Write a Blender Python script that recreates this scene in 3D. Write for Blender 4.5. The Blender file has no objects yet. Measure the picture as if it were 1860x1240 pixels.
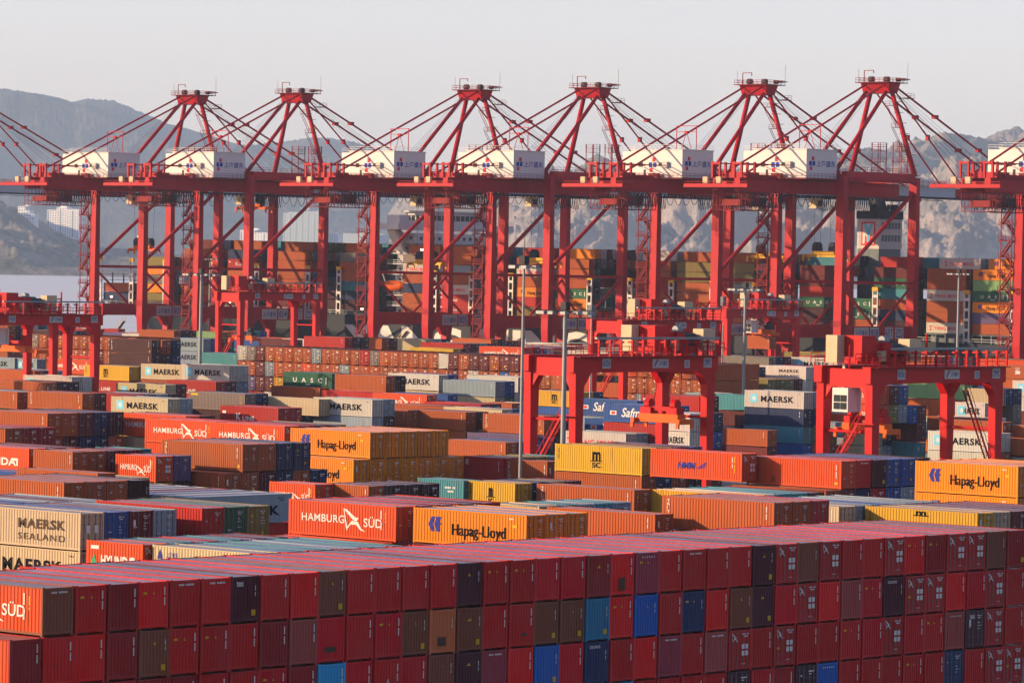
import bpy, bmesh, math, random
import numpy as np
from mathutils import Vector, Matrix
# ---------------------------------------------------------------- camera, sky, sun, exposure
S = bpy.context.scene
COL = S.collection
FPX = 7611.48; PITCH = 0.0191607; ROLL = math.radians(1.08035); YAW = math.radians(132.18498); CAMH = 34.0
def cam_basis():
    f = np.array([math.cos(YAW)*math.cos(PITCH), math.sin(YAW)*math.cos(PITCH), -math.sin(PITCH)])
    r = np.array([math.sin(YAW), -math.cos(YAW), 0.0]); u = np.cross(r, f)
    return r*math.cos(ROLL)+u*math.sin(ROLL), -r*math.sin(ROLL)+u*math.cos(ROLL), f
CR, CU, CF = cam_basis()
cam = bpy.data.cameras.new('camera'); camo = bpy.data.objects.new('camera', cam); COL.objects.link(camo)
cam.sensor_width = 36.0; cam.lens = 36.0*FPX/1860.0; cam.clip_start = 1.0; cam.clip_end = 60000.0
m = Matrix(((CR[0], CU[0], -CF[0], 0), (CR[1], CU[1], -CF[1], 0), (CR[2], CU[2], -CF[2], CAMH), (0, 0, 0, 1)))
camo.matrix_world = m; S.camera = camo
def at(x, y, h):                      # the point at height h that is seen in direction x, y of the 1860 x 1240 photograph
    d = CF+CR*(x-930)/FPX+CU*(620-y)/FPX
    return d*((h-CAMH)/d[2])+np.array([0, 0, CAMH])
SUN_EL = math.radians(15.0); SUN_AZ = math.atan2(-0.67, -0.74)        # azimuth measured from +Y towards +X
w = bpy.data.worlds.new('World'); S.world = w; w.use_nodes = True
nt = w.node_tree; bg = nt.nodes['Background']; sky = nt.nodes.new('ShaderNodeTexSky')
sky.sky_type = 'NISHITA'; sky.sun_disc = False; sky.sun_elevation = SUN_EL; sky.sun_rotation = SUN_AZ
sky.altitude = 0.0; sky.air_density = 1.0; sky.dust_density = 0.6; sky.ozone_density = 1.5
tint = nt.nodes.new('ShaderNodeMix'); tint.data_type = 'RGBA'; tint.blend_type = 'MULTIPLY'; tint.inputs[0].default_value = 1.0; tint.inputs[7].default_value = (1.02, .84, .99, 1)
nt.links.new(sky.outputs['Color'], tint.inputs[6]); nt.links.new(tint.outputs[2], bg.inputs['Color']); bg.inputs['Strength'].default_value = 0.125
sl = bpy.data.lights.new('sun', 'SUN'); slo = bpy.data.objects.new('sun', sl); COL.objects.link(slo)
sl.energy = 5.0; sl.angle = math.radians(0.55); sl.color = (1.0, 0.69, 0.40)
sd = Vector((math.sin(SUN_AZ)*math.cos(SUN_EL), math.cos(SUN_AZ)*math.cos(SUN_EL), math.sin(SUN_EL)))
slo.rotation_euler = sd.to_track_quat('Z', 'Y').to_euler(); slo.location = (0, 0, 600)
S.view_settings.view_transform = 'Standard'; S.view_settings.look = 'None'
S.view_settings.gamma = 1.0; S.view_settings.use_curve_mapping = False; S.view_settings.exposure = 1.0
# ---------------------------------------------------------------- helpers
class MB:
    """collects faces; build() links them as one mesh object"""
    def __init__(s): s.v = []; s.f = []; s.m = []; s.k = 0
    def face(s, pts):
        n = len(s.v); s.v += [tuple(p) for p in pts]; s.f.append(tuple(range(n, n+len(pts)))); s.m.append(s.k)
    def box(s, x0, x1, y0, y1, z0, z1):
        n = len(s.v)
        s.v += [(x0,y0,z0),(x1,y0,z0),(x1,y1,z0),(x0,y1,z0),(x0,y0,z1),(x1,y0,z1),(x1,y1,z1),(x0,y1,z1)]
        for q in ((0,3,2,1),(4,5,6,7),(0,1,5,4),(1,2,6,5),(2,3,7,6),(3,0,4,7)):
            s.f.append(tuple(n+i for i in q)); s.m.append(s.k)
    def hexa(s, lo, hi):              # two quads, lower and upper, same winding
        n = len(s.v); s.v += [tuple(p) for p in lo]+[tuple(p) for p in hi]
        for q in ((0,3,2,1),(4,5,6,7),(0,1,5,4),(1,2,6,5),(2,3,7,6),(3,0,4,7)):
            s.f.append(tuple(n+i for i in q)); s.m.append(s.k)
    def tube(s, p, q, r, n=6, r2=None):
        p = Vector(p); q = Vector(q); r2 = r if r2 is None else r2
        d = (q-p).normalized(); a = d.cross(Vector((0, 0, 1)))
        if a.length < 1e-3: a = Vector((1, 0, 0))
        a.normalize(); b = d.cross(a)
        k = len(s.v)
        for c, rr in ((p, r), (q, r2)):
            for i in range(n):
                t = 2*math.pi*(i+.5)/n; s.v.append(tuple(c+a*math.cos(t)*rr+b*math.sin(t)*rr))
        for i in range(n):
            j = (i+1) % n; s.f.append((k+i, k+j, k+n+j, k+n+i)); s.m.append(s.k)
        s.f.append(tuple(k+n-1-i for i in range(n))); s.f.append(tuple(k+n+i for i in range(n))); s.m += [s.k, s.k]
    def beam(s, p, q, w, h):          # box section bar from p to q
        p = Vector(p); q = Vector(q); d = (q-p).normalized(); a = d.cross(Vector((0, 0, 1)))
        if a.length < 1e-3: a = Vector((1, 0, 0))
        a.normalize(); b = a.cross(d)
        c = [(-a*w-b*h)/2, (a*w-b*h)/2, (a*w+b*h)/2, (-a*w+b*h)/2]
        s.hexa([p+i for i in c], [q+i for i in c])
    def line(s, pts, r, n=4):
        for a, b in zip(pts, pts[1:]): s.tube(a, b, r, n)
    def rail(s, p, q, h=1.1, step=2.0, r=.035, rows=2):
        p = Vector(p); q = Vector(q); n = max(1, int((q-p).length/step))
        for i in range(n+1):
            a = p.lerp(q, i/n); s.tube(a, a+Vector((0, 0, h)), r, 3)
        for k in range(rows): z = Vector((0, 0, h*(1-k*.5))); s.tube(p+z, q+z, r, 3)
    def mesh(s, name, mats, smooth=False):
        me = bpy.data.meshes.new(name); me.from_pydata(s.v, [], s.f)
        for q in (mats if isinstance(mats, (list, tuple)) else [mats]): me.materials.append(q)
        if any(s.m): me.polygons.foreach_set('material_index', s.m)
        if smooth: me.polygons.foreach_set('use_smooth', [True]*len(me.polygons))
        me.update(); return me
    def build(s, name, mats, parent=None, loc=None, smooth=False):
        return link(name, s.mesh(name, mats, smooth), parent, loc)
def link(name, me, parent=None, loc=None, color=None):
    o = bpy.data.objects.new(name, me); COL.objects.link(o)
    if parent is not None: o.parent = parent
    if loc is not None: o.location = loc
    if color is not None: o.color = color
    return o
def thing(name, label, cat, loc=(0, 0, 0), rz=0, group=None):
    o = bpy.data.objects.new(name, None); COL.objects.link(o); o.location = loc; o.rotation_euler = (0, 0, rz)
    o.empty_display_size = .5; tag(o, label, cat, group); return o
def tag(o, label=None, cat=None, group=None, kind=None):
    if label: o['label'] = label
    if cat: o['category'] = cat
    if group: o['group'] = group
    if kind: o['kind'] = kind
    return o
# ---------------------------------------------------------------- materials
def new_mat(name):
    m = bpy.data.materials.new(name); m.use_nodes = True; return m, m.node_tree, m.node_tree.nodes['Principled BSDF']
def mat(name, col, rough=.6, metal=0.0, vary=.18, scale=.6, emit=None, es=0, spec=.10, bump=0):
    col = tuple(c*.82 for c in col); m, t, b = new_mat(name); b.inputs['Roughness'].default_value = rough; b.inputs['Metallic'].default_value = metal
    b.inputs['Specular IOR Level'].default_value = spec
    n = t.nodes.new('ShaderNodeTexNoise'); n.inputs['Scale'].default_value = scale; n.inputs['Detail'].default_value = 5
    tc = t.nodes.new('ShaderNodeTexCoord'); t.links.new(tc.outputs['Object'], n.inputs['Vector'])
    mx = t.nodes.new('ShaderNodeMix'); mx.data_type = 'RGBA'
    mx.inputs[6].default_value = (*[c*(1-vary) for c in col], 1); mx.inputs[7].default_value = (*[min(1, c*(1+vary)) for c in col], 1)
    t.links.new(n.outputs['Fac'], mx.inputs[0]); t.links.new(mx.outputs[2], b.inputs['Base Color'])
    if emit: b.inputs['Emission Color'].default_value = (*emit, 1); b.inputs['Emission Strength'].default_value = es
    if bump:
        bp = t.nodes.new('ShaderNodeBump'); bp.inputs['Strength'].default_value = bump; bp.inputs['Distance'].default_value = .1
        t.links.new(n.outputs['Fac'], bp.inputs['Height']); t.links.new(bp.outputs['Normal'], b.inputs['Normal'])
    return m
def math_node(t, op, a, b=None):
    n = t.nodes.new('ShaderNodeMath'); n.operation = op; n.use_clamp = op in ('MULTIPLY_ADD',)
    for i, q in enumerate((a, b)):
        if q is None: continue
        if isinstance(q, (int, float)): n.inputs[i].default_value = q
        else: t.links.new(q, n.inputs[i])
    return n.outputs[0]
def paint(name, attr=False, roof=False):
    """container paint: own colour of the thing, rust runs, grime, faded patches; the roofs carry dust"""
    m, t, b = new_mat(name)
    if attr:
        a = t.nodes.new('ShaderNodeAttribute'); a.attribute_name = 'Col'; base = a.outputs['Color']
        g = t.nodes.new('ShaderNodeNewGeometry'); vec = g.outputs['Position']
    else:
        a = t.nodes.new('ShaderNodeObjectInfo'); base = a.outputs['Color']
        tc = t.nodes.new('ShaderNodeTexCoord'); ad = t.nodes.new('ShaderNodeVectorMath'); ad.operation = 'ADD'
        sc = t.nodes.new('ShaderNodeVectorMath'); sc.operation = 'SCALE'; t.links.new(a.outputs['Location'], sc.inputs[0]); sc.inputs['Scale'].default_value = 3.7
        t.links.new(tc.outputs['Object'], ad.inputs[0]); t.links.new(sc.outputs[0], ad.inputs[1]); vec = ad.outputs[0]
    def noise(scale, detail, stretch=None):
        n = t.nodes.new('ShaderNodeTexNoise'); n.inputs['Scale'].default_value = scale; n.inputs['Detail'].default_value = detail
        if stretch:
            mp = t.nodes.new('ShaderNodeMapping'); mp.inputs['Scale'].default_value = stretch
            t.links.new(vec, mp.inputs['Vector']); t.links.new(mp.outputs[0], n.inputs['Vector'])
        else: t.links.new(vec, n.inputs['Vector'])
        return n.outputs['Fac']
    def ramp(x, lo, hi):
        r = t.nodes.new('ShaderNodeMapRange'); r.inputs['From Min'].default_value = lo; r.inputs['From Max'].default_value = hi
        t.links.new(x, r.inputs['Value']); return r.outputs[0]
    def mix(fac, c1, c2, mode='MIX'):
        n = t.nodes.new('ShaderNodeMix'); n.data_type = 'RGBA'; n.blend_type = mode
        if isinstance(fac, float): n.inputs[0].default_value = fac
        else: t.links.new(fac, n.inputs[0])
        for i, c in ((6, c1), (7, c2)):
            if isinstance(c, tuple): n.inputs[i].default_value = (*c, 1)
            else: t.links.new(c, n.inputs[i])
        return n.outputs[2]
    big = ramp(noise(.35, 4), .3, .7)
    c = mix(big, base, mix(.13, base, (.20, .16, .15)))                       # chalking in large patches
    run = ramp(noise(1.0, 5, (3.2, 3.2, .28)), .60, .74)                      # vertical runs
    c = mix(math_node(t, 'MULTIPLY', run, .5), c, (.10, .045, .025))
    spot = ramp(noise(3.1, 6), .70, .76)                                      # rust spots, scrapes
    c = mix(math_node(t, 'MULTIPLY', spot, .75), c, (.065, .028, .016))
    if roof:
        dust = ramp(noise(.6, 6, (.5, 1.3, 1)), .32, .72)
        dust = math_node(t, 'ADD', math_node(t, 'MULTIPLY', dust, .28), .40)
        c = mix(dust, c, (.26, .205, .215))
    t.links.new(c, b.inputs['Base Color'])
    rr = math_node(t, 'ADD', math_node(t, 'MULTIPLY', big, .2), .42 if not roof else .26); t.links.new(rr, b.inputs['Roughness'])
    b.inputs['Specular IOR Level'].default_value = .08 if not roof else .5
    return m
M = {}
M['paint'] = paint('container_paint'); M['roof'] = paint('container_roof_paint', roof=True)
M['apaint'] = paint('stack_paint', True); M['aroof'] = paint('stack_roof_paint', True, True)
M['red'] = mat('crane_red', (.37, .007, .015), .5, vary=.25, scale=.35)
M['rtgred'] = mat('gantry_red', (.46, .004, .008), .45, vary=.2, scale=.5)
M['darkred'] = mat('walkway_red', (.20, .012, .014), .6)
M['white'] = mat('white_paint', (.58, .575, .56), .5, vary=.05)
M['offwhite'] = mat('weathered_white', (.46, .45, .43), .55, vary=.12, scale=.2)
M['boomgrey'] = mat('boom_grey', (.42, .47, .50), .5, vary=.06)
M['letter_white'] = mat('letter_white', (.58, .56, .53), .6, vary=.06, scale=2)
M['letter_black'] = mat('letter_black', (.008, .008, .011), .8, vary=.1, spec=.03)
M['letter_brown'] = mat('letter_brown', (.06, .04, .03), .6, vary=.2, scale=3, spec=.05)
M['letter_blue'] = mat('letter_blue', (.012, .045, .30), .5, vary=.08, spec=.05)
M['letter_navy'] = mat('letter_navy', (.02, .03, .22), .5, vary=.08, spec=.05)
M['letter_red'] = mat('letter_red', (.55, .03, .04), .5, vary=.08, spec=.05)
M['star_blue'] = mat('star_blue', (.12, .48, .66), .5, vary=.06)
M['letter_green'] = mat('letter_green', (.02, .25, .12), .5)
M['mark_yellow'] = mat('mark_yellow', (.48, .31, .01), .6, vary=.2, scale=4)
M['steel'] = mat('galvanised_steel', (.22, .24, .255), .5, .3, vary=.12)
M['rod'] = mat('lock_rod_steel', (.17, .11, .10), .5, .1, vary=.1)
M['dark'] = mat('dark_steel', (.035, .037, .045), .6, vary=.2)
M['rope'] = mat('wire_rope', (.05, .045, .05), .7)
M['cable'] = mat('festoon_cable', (.02, .025, .035), .6)
M['glass'] = mat('dark_glass', (.02, .03, .04), .12, vary=.05)
M['yellow'] = mat('safety_yellow', (.60, .33, .015), .5)
M['orange'] = mat('spreader_orange', (.60, .10, .008), .45, vary=.12)
M['cream'] = mat('cabinet_cream', (.48, .40, .26), .55)
M['lamp'] = mat('work_lamp', (.9, .8, .6), .4, emit=(1, .72, .38), es=2.5)
M['hull'] = mat('hull_paint', (.014, .020, .032), .5, vary=.3, scale=.05)
M['hatch'] = mat('ship_grey', (.13, .155, .17), .6, vary=.2, scale=.3)
M['ridge'] = None
# colours of the containers, linear
PC = dict(o=(.32,.066,.011), m=(.105,.010,.011), r=(.33,.010,.007), k=(.040,.006,.009), H=(.53,.052,.004), h=(.62,.195,.0), b=(.010,.065,.25), n=(.007,.022,.075),
 t=(.035,.20,.235), g=(.011,.095,.048), w=(.46,.44,.40), c=(.40,.33,.20), y=(.48,.275,.012), s=(.21,.275,.32), G=(.17,.14,.12), K=(.17,.135,.035), l=(.17,.33,.13), p=(.085,.065,.155), W=(.32,.45,.60),
 R=(.37,.006,.006), B=(.10,.030,.015), e=(.19,.036,.030), u=(.009,.13,.23), U=(.012,.24,.42), D=(.27,.012,.012), d=(.045,.012,.02), x=(.008,.032,.085))
FR = dict(PC, r=(.33,.007,.007), c=(.37,.004,.012), m=(.19,.008,.010), k=(.048,.006,.014), p=(.20,.025,.04), o=(.33,.09,.03), b=(.008,.075,.28), R=(.47,.006,.006), B=(.135,.040,.020), e=(.24,.045,.038), D=(.31,.010,.010))
for D_ in (PC, FR):
    for k_ in D_: D_[k_] = tuple(min(.85, q*(.85 if D_ is PC else 1.15)) for q in D_[k_])
CNAME = dict(o='rust orange', m='maroon', r='bright red', k='dark maroon', H='orange red', h='bright orange', b='blue', n='navy blue', t='teal', g='green', w='white', c='cream', y='yellow',
 s='grey blue', G='taupe grey', K='olive', l='light green', p='purple blue', W='pale blue', R='bright red', B='brown', e='rose brown', u='teal blue', U='sky blue', D='red', d='dark plum', x='navy blue')
FNAME = dict(CNAME, r='red', c='crimson', m='dark red', k='dark plum', p='plum red', o='tan orange')
# ---------------------------------------------------------------- lettering
TXT = {}
def request_text(key, body, size=1.0, bold=0.0, shear=0.0, space=1.0, sx=1.0):
    cu = bpy.data.curves.new('lettering', 'FONT'); cu.body = body; cu.size = size; cu.offset = bold; cu.shear = shear; cu.space_character = space
    cu.align_x = 'LEFT'; cu.resolution_u = 3
    o = bpy.data.objects.new('lettering', cu); COL.objects.link(o); TXT[key] = (o, sx)
FONTS = [('HAMB','HAMBURG',1,.012,0,1.05,.86),('SUD','SÜD',1,.012,0,1.0,.86),('HAPAG','Hapag-Lloyd',1,.0,0,1.0,.86),('MAERSK','MAERSK',1,.034,0,1.12,1.05),('SEALAND','SEALAND',1,.012,0,1.25,1.0),
 ('SC','SC',1,.03,0,1,1.1),('M','m',1,.035,0,1,1.0),('HMM','HMM',1,.045,.25,1.0,1.25),('CAI','CAI',1,.05,0,.95,.8),('YM','YANG MING',1,.02,0,1.05,1.0),('UASC','U A S C',1,.02,0,1.5,1.1),
 ('K','K',1,.02,0,1,1.0),('LINE','LINE',1,.02,0,1.1,1.0),('SAF','Safmarine',1,.015,.25,1.0,.95),('HY','HYUNDAI',1,.035,0,1.05,.9),('ZIM','ZIM',1,.06,0,.9,.8),('TRITON','T\nR\nI\nT\nO\nN',1,.02,0,1,1.0),
 ('tex','tex',1,.02,0,1,1.0),('CRONOS','CRONOS',1,.02,0,1,1.0),('SHD','上海盛东',1,.012,0,1.05,1.0),('65T','65T',1,.0,0,1,1),('ZPMC','ZPMC',1,.0,0,1,1.1),('40t','40t',1,.0,0,1,1),('60t','60t',1,.0,0,1,1),
 ('HULL','YANG MING LINE',1,.05,0,1.12,1.15),('4','4',1,.02,0,1,1),('C','C',1,.05,0,1,1),('TZ','TRITON',1,.02,0,1,1)]
for n in range(802, 810): FONTS.append((str(n), str(n), 1, .005, 0, 1.05, 1.05))
for q in FONTS: request_text(*q)
bpy.context.view_layer.update(); _dg = bpy.context.evaluated_depsgraph_get()
GL = {}
for k, (o, sx) in TXT.items():
    me = bpy.data.meshes.new_from_object(o.evaluated_get(_dg)); v = np.zeros(len(me.vertices)*3); me.vertices.foreach_get('co', v); v = v.reshape(-1, 3)[:, :2]
    v[:, 0] *= sx; v -= v.min(0); GL[k] = (v, [tuple(p.vertices) for p in me.polygons], v.max(0))
    bpy.data.meshes.remove(me); cu = o.data; bpy.data.objects.remove(o); bpy.data.curves.remove(cu)
class Flat:
    """flat print on a wall: 2D shapes in wall metres, (s along the wall, z up)"""
    def __init__(s): s.v = []; s.f = []; s.m = []; s.mats = []
    def _k(s, mt):
        if mt not in s.mats: s.mats.append(mt)
        return s.mats.index(mt)
    def text(s, key, mt, x, z, h=None, w=None, lift=0):
        v, f, ext = GL[key]; sy = (h/ext[1]) if h else 1; sx = (w/ext[0]) if w else sy; n = len(s.v)
        s.v += [(x+a*sx, z+b*sy, lift) for a, b in v]; s.f += [tuple(i+n for i in q) for q in f]; s.m += [s._k(mt)]*len(f)
    def poly(s, mt, pts, lift=0):
        n = len(s.v); s.v += [(a, b, lift) for a, b in pts]; s.f.append(tuple(range(n, n+len(pts)))); s.m.append(s._k(mt))
    def rect(s, mt, x0, x1, z0, z1, lift=0): s.poly(mt, [(x0, z0), (x1, z0), (x1, z1), (x0, z1)], lift)
    def mesh(s, name, org, ax='x', out=0.0):
        """ax x: wall facing -y with s along +x; ax y: wall facing +x with s along +y"""
        me = bpy.data.meshes.new(name)
        if ax == 'x': vs = [(org[0]+a, org[1]-out-l, org[2]+b) for a, b, l in s.v]
        elif ax == 'y': vs = [(org[0]+out+l, org[1]+a, org[2]+b) for a, b, l in s.v]
        me.from_pydata(vs, [], s.f)
        for q in s.mats: me.materials.append(M[q])
        me.polygons.foreach_set('material_index', s.m); me.update(); return me
# ---------------------------------------------------------------- plan of the stacks
SHIP_BAYS = [(-628.9,'hlghpo','h'),(-643.3,'oowoow','w'),(-660.3,'mgtonk','r'),(-672.5,'ggo',''),(-684.9,'mmrgkk','t'),(-712.5,'KKsopo','o'),
 (-727.1,'KKoooo','o'),(-741.5,'Ooroom','w'),(-756.2,'k',''),(-770.8,'ooogho','h'),(-785.4,'owohrK','r'),(-800.0,'kn',''),(-815.0,'osowrr','o'),(-829.3,'Gwonoo','o'),
 (-854.7,'Gootnk','o'),(-867.4,'kk',''),(-880.2,'oooorm','o'),(-901.5,'nrorom','o'),(-920.3,'omrnor','m'),(-941.0,'KhGhK',''),(-956.0,'on',''),
 (-612.0,'orhwom','w'),(-597.0,'ogohoo','o'),(-582.0,'omworo','o')]
SHIP_LOGO = {(0,0):'HL',(0,2):'UA',(0,3):'HL',(1,2):'YM',(1,5):'YM',(2,1):'UA',(3,0):'UA',(3,1):'UA',(4,3):'UA',(9,3):'UA',(9,4):'HL',(10,1):'YM',
 (10,3):'HL',(12,3):'YM',(12,4):'KL',(12,5):'KL',(13,1):'YM',(17,1):'KL',(17,3):'KL'}
# front wall: one string per tier from the top, first letter n=-1; capital D = doors with bird, digits = marks
def stack_base(u): return 17.6+2.0*min(1,max(0,(-u-640)/300))
FRONT = [
 ".BrmRrrkrRBrrrrkrrccmRprrrrkDBDrrDRmDDBm",
 "mrRmBrrrmecrcBoBrrBBuRbrnRBkcDReckDDRcDr",
 "rrrrmmrrcmUcrcBkpRbcnrRpreDrDrrrcDcredDr",
 "mrRmrcrrBrrcmrrRcrrmrUrcrrdrrdbrrrrrxrDD",
 "rrmrcrrBrrrrmrrrcrrBrrrmrrrrrBrrrmrrrrrr"]
assert all(len(q)==40 for q in FRONT)
def yard_boxes(table):
    out=[]; R=random.Random(5); pal='ooooommmrrkkbbnsstgwwcGKHpy'
    for line in table.strip().split('\n'):
        a,rows,logos=[q.strip() for q in line.split('|')]
        nm,kind,u,v,h,L,nt=a.split(); u,v,h,L=map(float,(u,v,h,L)); nt=int(nt)
        single=nt==1
        if not single: nt=max(1,round(h/2.85))
        lg={}
        for q in logos.split(','):
            if q: i,t,l=q.split(':'); lg[(int(i),int(t))]=l
        for r,tok in enumerate(rows.split()):
            rec=0.
            if '<' in tok: tok,q=tok.split('<'); rec=float(q)
            tok=tok.replace('^',''); plain='!' in tok; tok=tok.replace('!','')
            jit=R.uniform(-.06,.06); z=h
            for t in range(nt):
                c=tok[t] if t<len(tok) else R.choice(pal)
                H=2.9 if single else h/nt
                z0=z-H
                if z0<.01: z0=0.
                if kind in 'XY':
                    x1=u-r*2.5 if kind=='X' else u+r*2.5+2.44
                    b=[x1-2.44,x1,v+jit,v+jit+L]; perp=1
                else:
                    x1=u-rec+jit; y0=v+r*2.5; b=[x1-L,x1,y0,y0+2.44]; perp=0
                out.append(dict(g=nm,r=r,t=t,x0=b[0],x1=b[1],y0=b[2],y1=b[3],z0=z0,z1=z-.02,c=c,plain=plain,perp=perp,logo=lg.get((r,t),''),L=L,p=t+r*.8+(0 if L>7 else .1)))
                z=z0
    # where two blocks claim the same ground the better seen one keeps it
    acc=[]; cells={}
    def near(b):
        s=set()
        for i in range(int(b['x0']//14),int(b['x1']//14)+1):
            for j in range(int(b['y0']//14),int(b['y1']//14)+1): s.update(cells.get((i,j),()))
        return sorted(s)
    def put(b):
        k=len(acc); acc.append(b)
        for i in range(int((b['x0']-2)//14),int((b['x1']+2)//14)+1):
            for j in range(int((b['y0']-2)//14),int((b['y1']+2)//14)+1): cells.setdefault((i,j),[]).append(k)
    def settle(b,nudge=True):
        for k in near(b):
            a=acc[k]
            if a['g']==b['g']: continue
            ox=min(a['x1'],b['x1'])-max(a['x0'],b['x0']); oy=min(a['y1'],b['y1'])-max(a['y0'],b['y0']); oz=min(a['z1'],b['z1'])-max(a['z0'],b['z0'])
            if ox>0 and oy>0 and oz>.02:
                if not nudge: return False
                if oz<.4 and a['z0']>b['z0'] and b['t']>0: b['z1']-=oz+.02
                elif oy<1.6 and b['p']<.5:
                    s=1 if b['y0']+b['y1']>a['y0']+a['y1'] else -1
                    b['y0']+=s*(oy+.02); b['y1']+=s*(oy+.02)
                elif ox<.6 and b['p']<.5:
                    s=1 if b['x0']+b['x1']>a['x0']+a['x1'] else -1
                    b['x0']+=s*(ox+.02); b['x1']+=s*(ox+.02)
                else: return False
        return True
    for b in sorted(out,key=lambda b:b['p']):
        if settle(b): put(b)
    # blocks further back that only show their tops between the others
    R=random.Random(11)
    for bi,v0 in enumerate((585.,612.,640.,668.,697.,725.,753.,781.)):
        u=-1020.
        while u<-395:
            n=R.choice((6,6,5)); big=R.random()<.8; L=12.19 if big else 6.06
            if True:
                nt=R.choice((3,4,4,5,5)) if v0>720 else (R.choice((3,4,4)) if v0>690 and u<-620 else R.choice((1,2)))
                if R.random()<.1: nt=0
                for r in range(n):
                    k=max(0,nt-(R.random()<.3))
                    if R.random()<.5: c0=R.choice(pal)
                    for t in range(k):
                        b=dict(g='fill%d'%bi,r=r,t=k-1-t,x0=u,x1=u+L,y0=v0+r*2.5,y1=v0+r*2.5+2.44,z0=t*2.75,z1=t*2.75+2.73,c=R.choice(pal+c0*6),plain=False,perp=0,logo='',L=L,p=9)
                        if settle(b,False): put(b)
            u+=L+.45
    yard=acc
    # front wall of the stack beside the camera
    wall=[]
    for t,row in enumerate(FRONT):
        for i,c in enumerate(row):
            if c=='.': continue
            n=i-1; v=162.52+2.5296*n; L=12.19 if n<4 else 13.716
            if t==0 and n<0: continue
            du=((n*37+t*53)%11-5)*.016
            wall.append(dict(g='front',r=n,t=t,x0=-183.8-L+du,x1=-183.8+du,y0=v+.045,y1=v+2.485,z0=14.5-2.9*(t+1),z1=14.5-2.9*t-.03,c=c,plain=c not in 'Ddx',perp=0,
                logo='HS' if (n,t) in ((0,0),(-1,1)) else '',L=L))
    for t in range(2,5):
        wall.append(dict(g='front',r=-2,t=t,x0=-183.8-12.19,x1=-183.8,y0=162.52-2*2.5296+.045,y1=162.52-2*2.5296+2.485,z0=14.5-2.9*(t+1),z1=14.5-2.9*t-.03,c='H',plain=True,perp=0,logo='',L=12.19))
    # ship
    ship=[]; R=random.Random(3)
    for i,(u,cs,back) in enumerate(SHIP_BAYS):
        zb=stack_base(u)
        for r in range(15):
            n=len(cs)+(0 if r==0 or not back or len(cs)<5 else R.choice((0,1,1)) if r>1 else 1)
            if r==1 and back: n=len(cs)+1
            for t in range(n):        # t from the top
                lvl=n-1-t
                if r and 0<lvl<len(cs)-1 and 1<r<14 and len(cs)>4 and t>1: continue   # buried in the stack
                c=cs[t] if r==0 else (back if r==1 and t==0 and back else R.choice('ooommmrkkbnstgwcGKo'))
                if c=='O': c='o'
                lg=SHIP_LOGO.get((i,t),'') if r==0 else ''
                if r==1 and t==0 and i==0: lg='HL'
                if r==1 and t==0 and i==1: lg='YM'
                off=(3.0 if i==0 else 2.6) if (r==1 and t==0 and i<2) else 0
                ship.append(dict(g='ship%d'%i,r=r,t=t,x0=u+off,x1=u+off+12.19,y0=868+r*2.5,y1=868+r*2.5+2.44,z0=zb+lvl*2.75,z1=zb+lvl*2.75+2.73,c=c,plain=R.random()<.4,perp=0,logo=lg,L=12.19))
    return wall,yard,ship
# ---------------------------------------------------------------- ground, quay, sea
def sheet(name, pts, z, m):
    b = MB(); b.face([(x, y, z) for x, y in pts]); return tag(b.build(name, m), kind='structure')
def ground_mat():
    m, t, b = new_mat('yard_concrete'); tc = t.nodes.new('ShaderNodeTexCoord')
    n1 = t.nodes.new('ShaderNodeTexNoise'); n1.inputs['Scale'].default_value = .03; n1.inputs['Detail'].default_value = 8
    n2 = t.nodes.new('ShaderNodeTexNoise'); n2.inputs['Scale'].default_value = .9; n2.inputs['Detail'].default_value = 6
    for n in (n1, n2): t.links.new(tc.outputs['Object'], n.inputs['Vector'])
    mx = t.nodes.new('ShaderNodeMix'); mx.data_type = 'RGBA'; mx.inputs[6].default_value = (.07, .066, .06, 1); mx.inputs[7].default_value = (.20, .185, .165, 1)
    f = math_node(t, 'ADD', math_node(t, 'MULTIPLY', n1.outputs['Fac'], .7), math_node(t, 'MULTIPLY', n2.outputs['Fac'], .3))
    t.links.new(f, mx.inputs[0]); t.links.new(mx.outputs[2], b.inputs['Base Color']); b.inputs['Roughness'].default_value = .85
    return m
sheet('ground', [(-3000, -400), (1500, -400), (1500, 864), (-3000, 864)], 0.0, ground_mat())
q = MB(); q.box(-3000, 1500, 864, 864.6, -6, .25); tag(q.build('quay_edge', mat('quay_concrete', (.26, .25, .23), .8)), kind='structure')
for v0 in (347.5, 441, 553, 661, 802, 845):       # painted lane lines between the stacks
    b = MB(); b.box(-1600, 300, v0, v0+.15, 0.0, .004); tag(b.build('lane_marking', mat('lane_paint', (.62, .60, .55), .7)), kind='structure')
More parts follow.
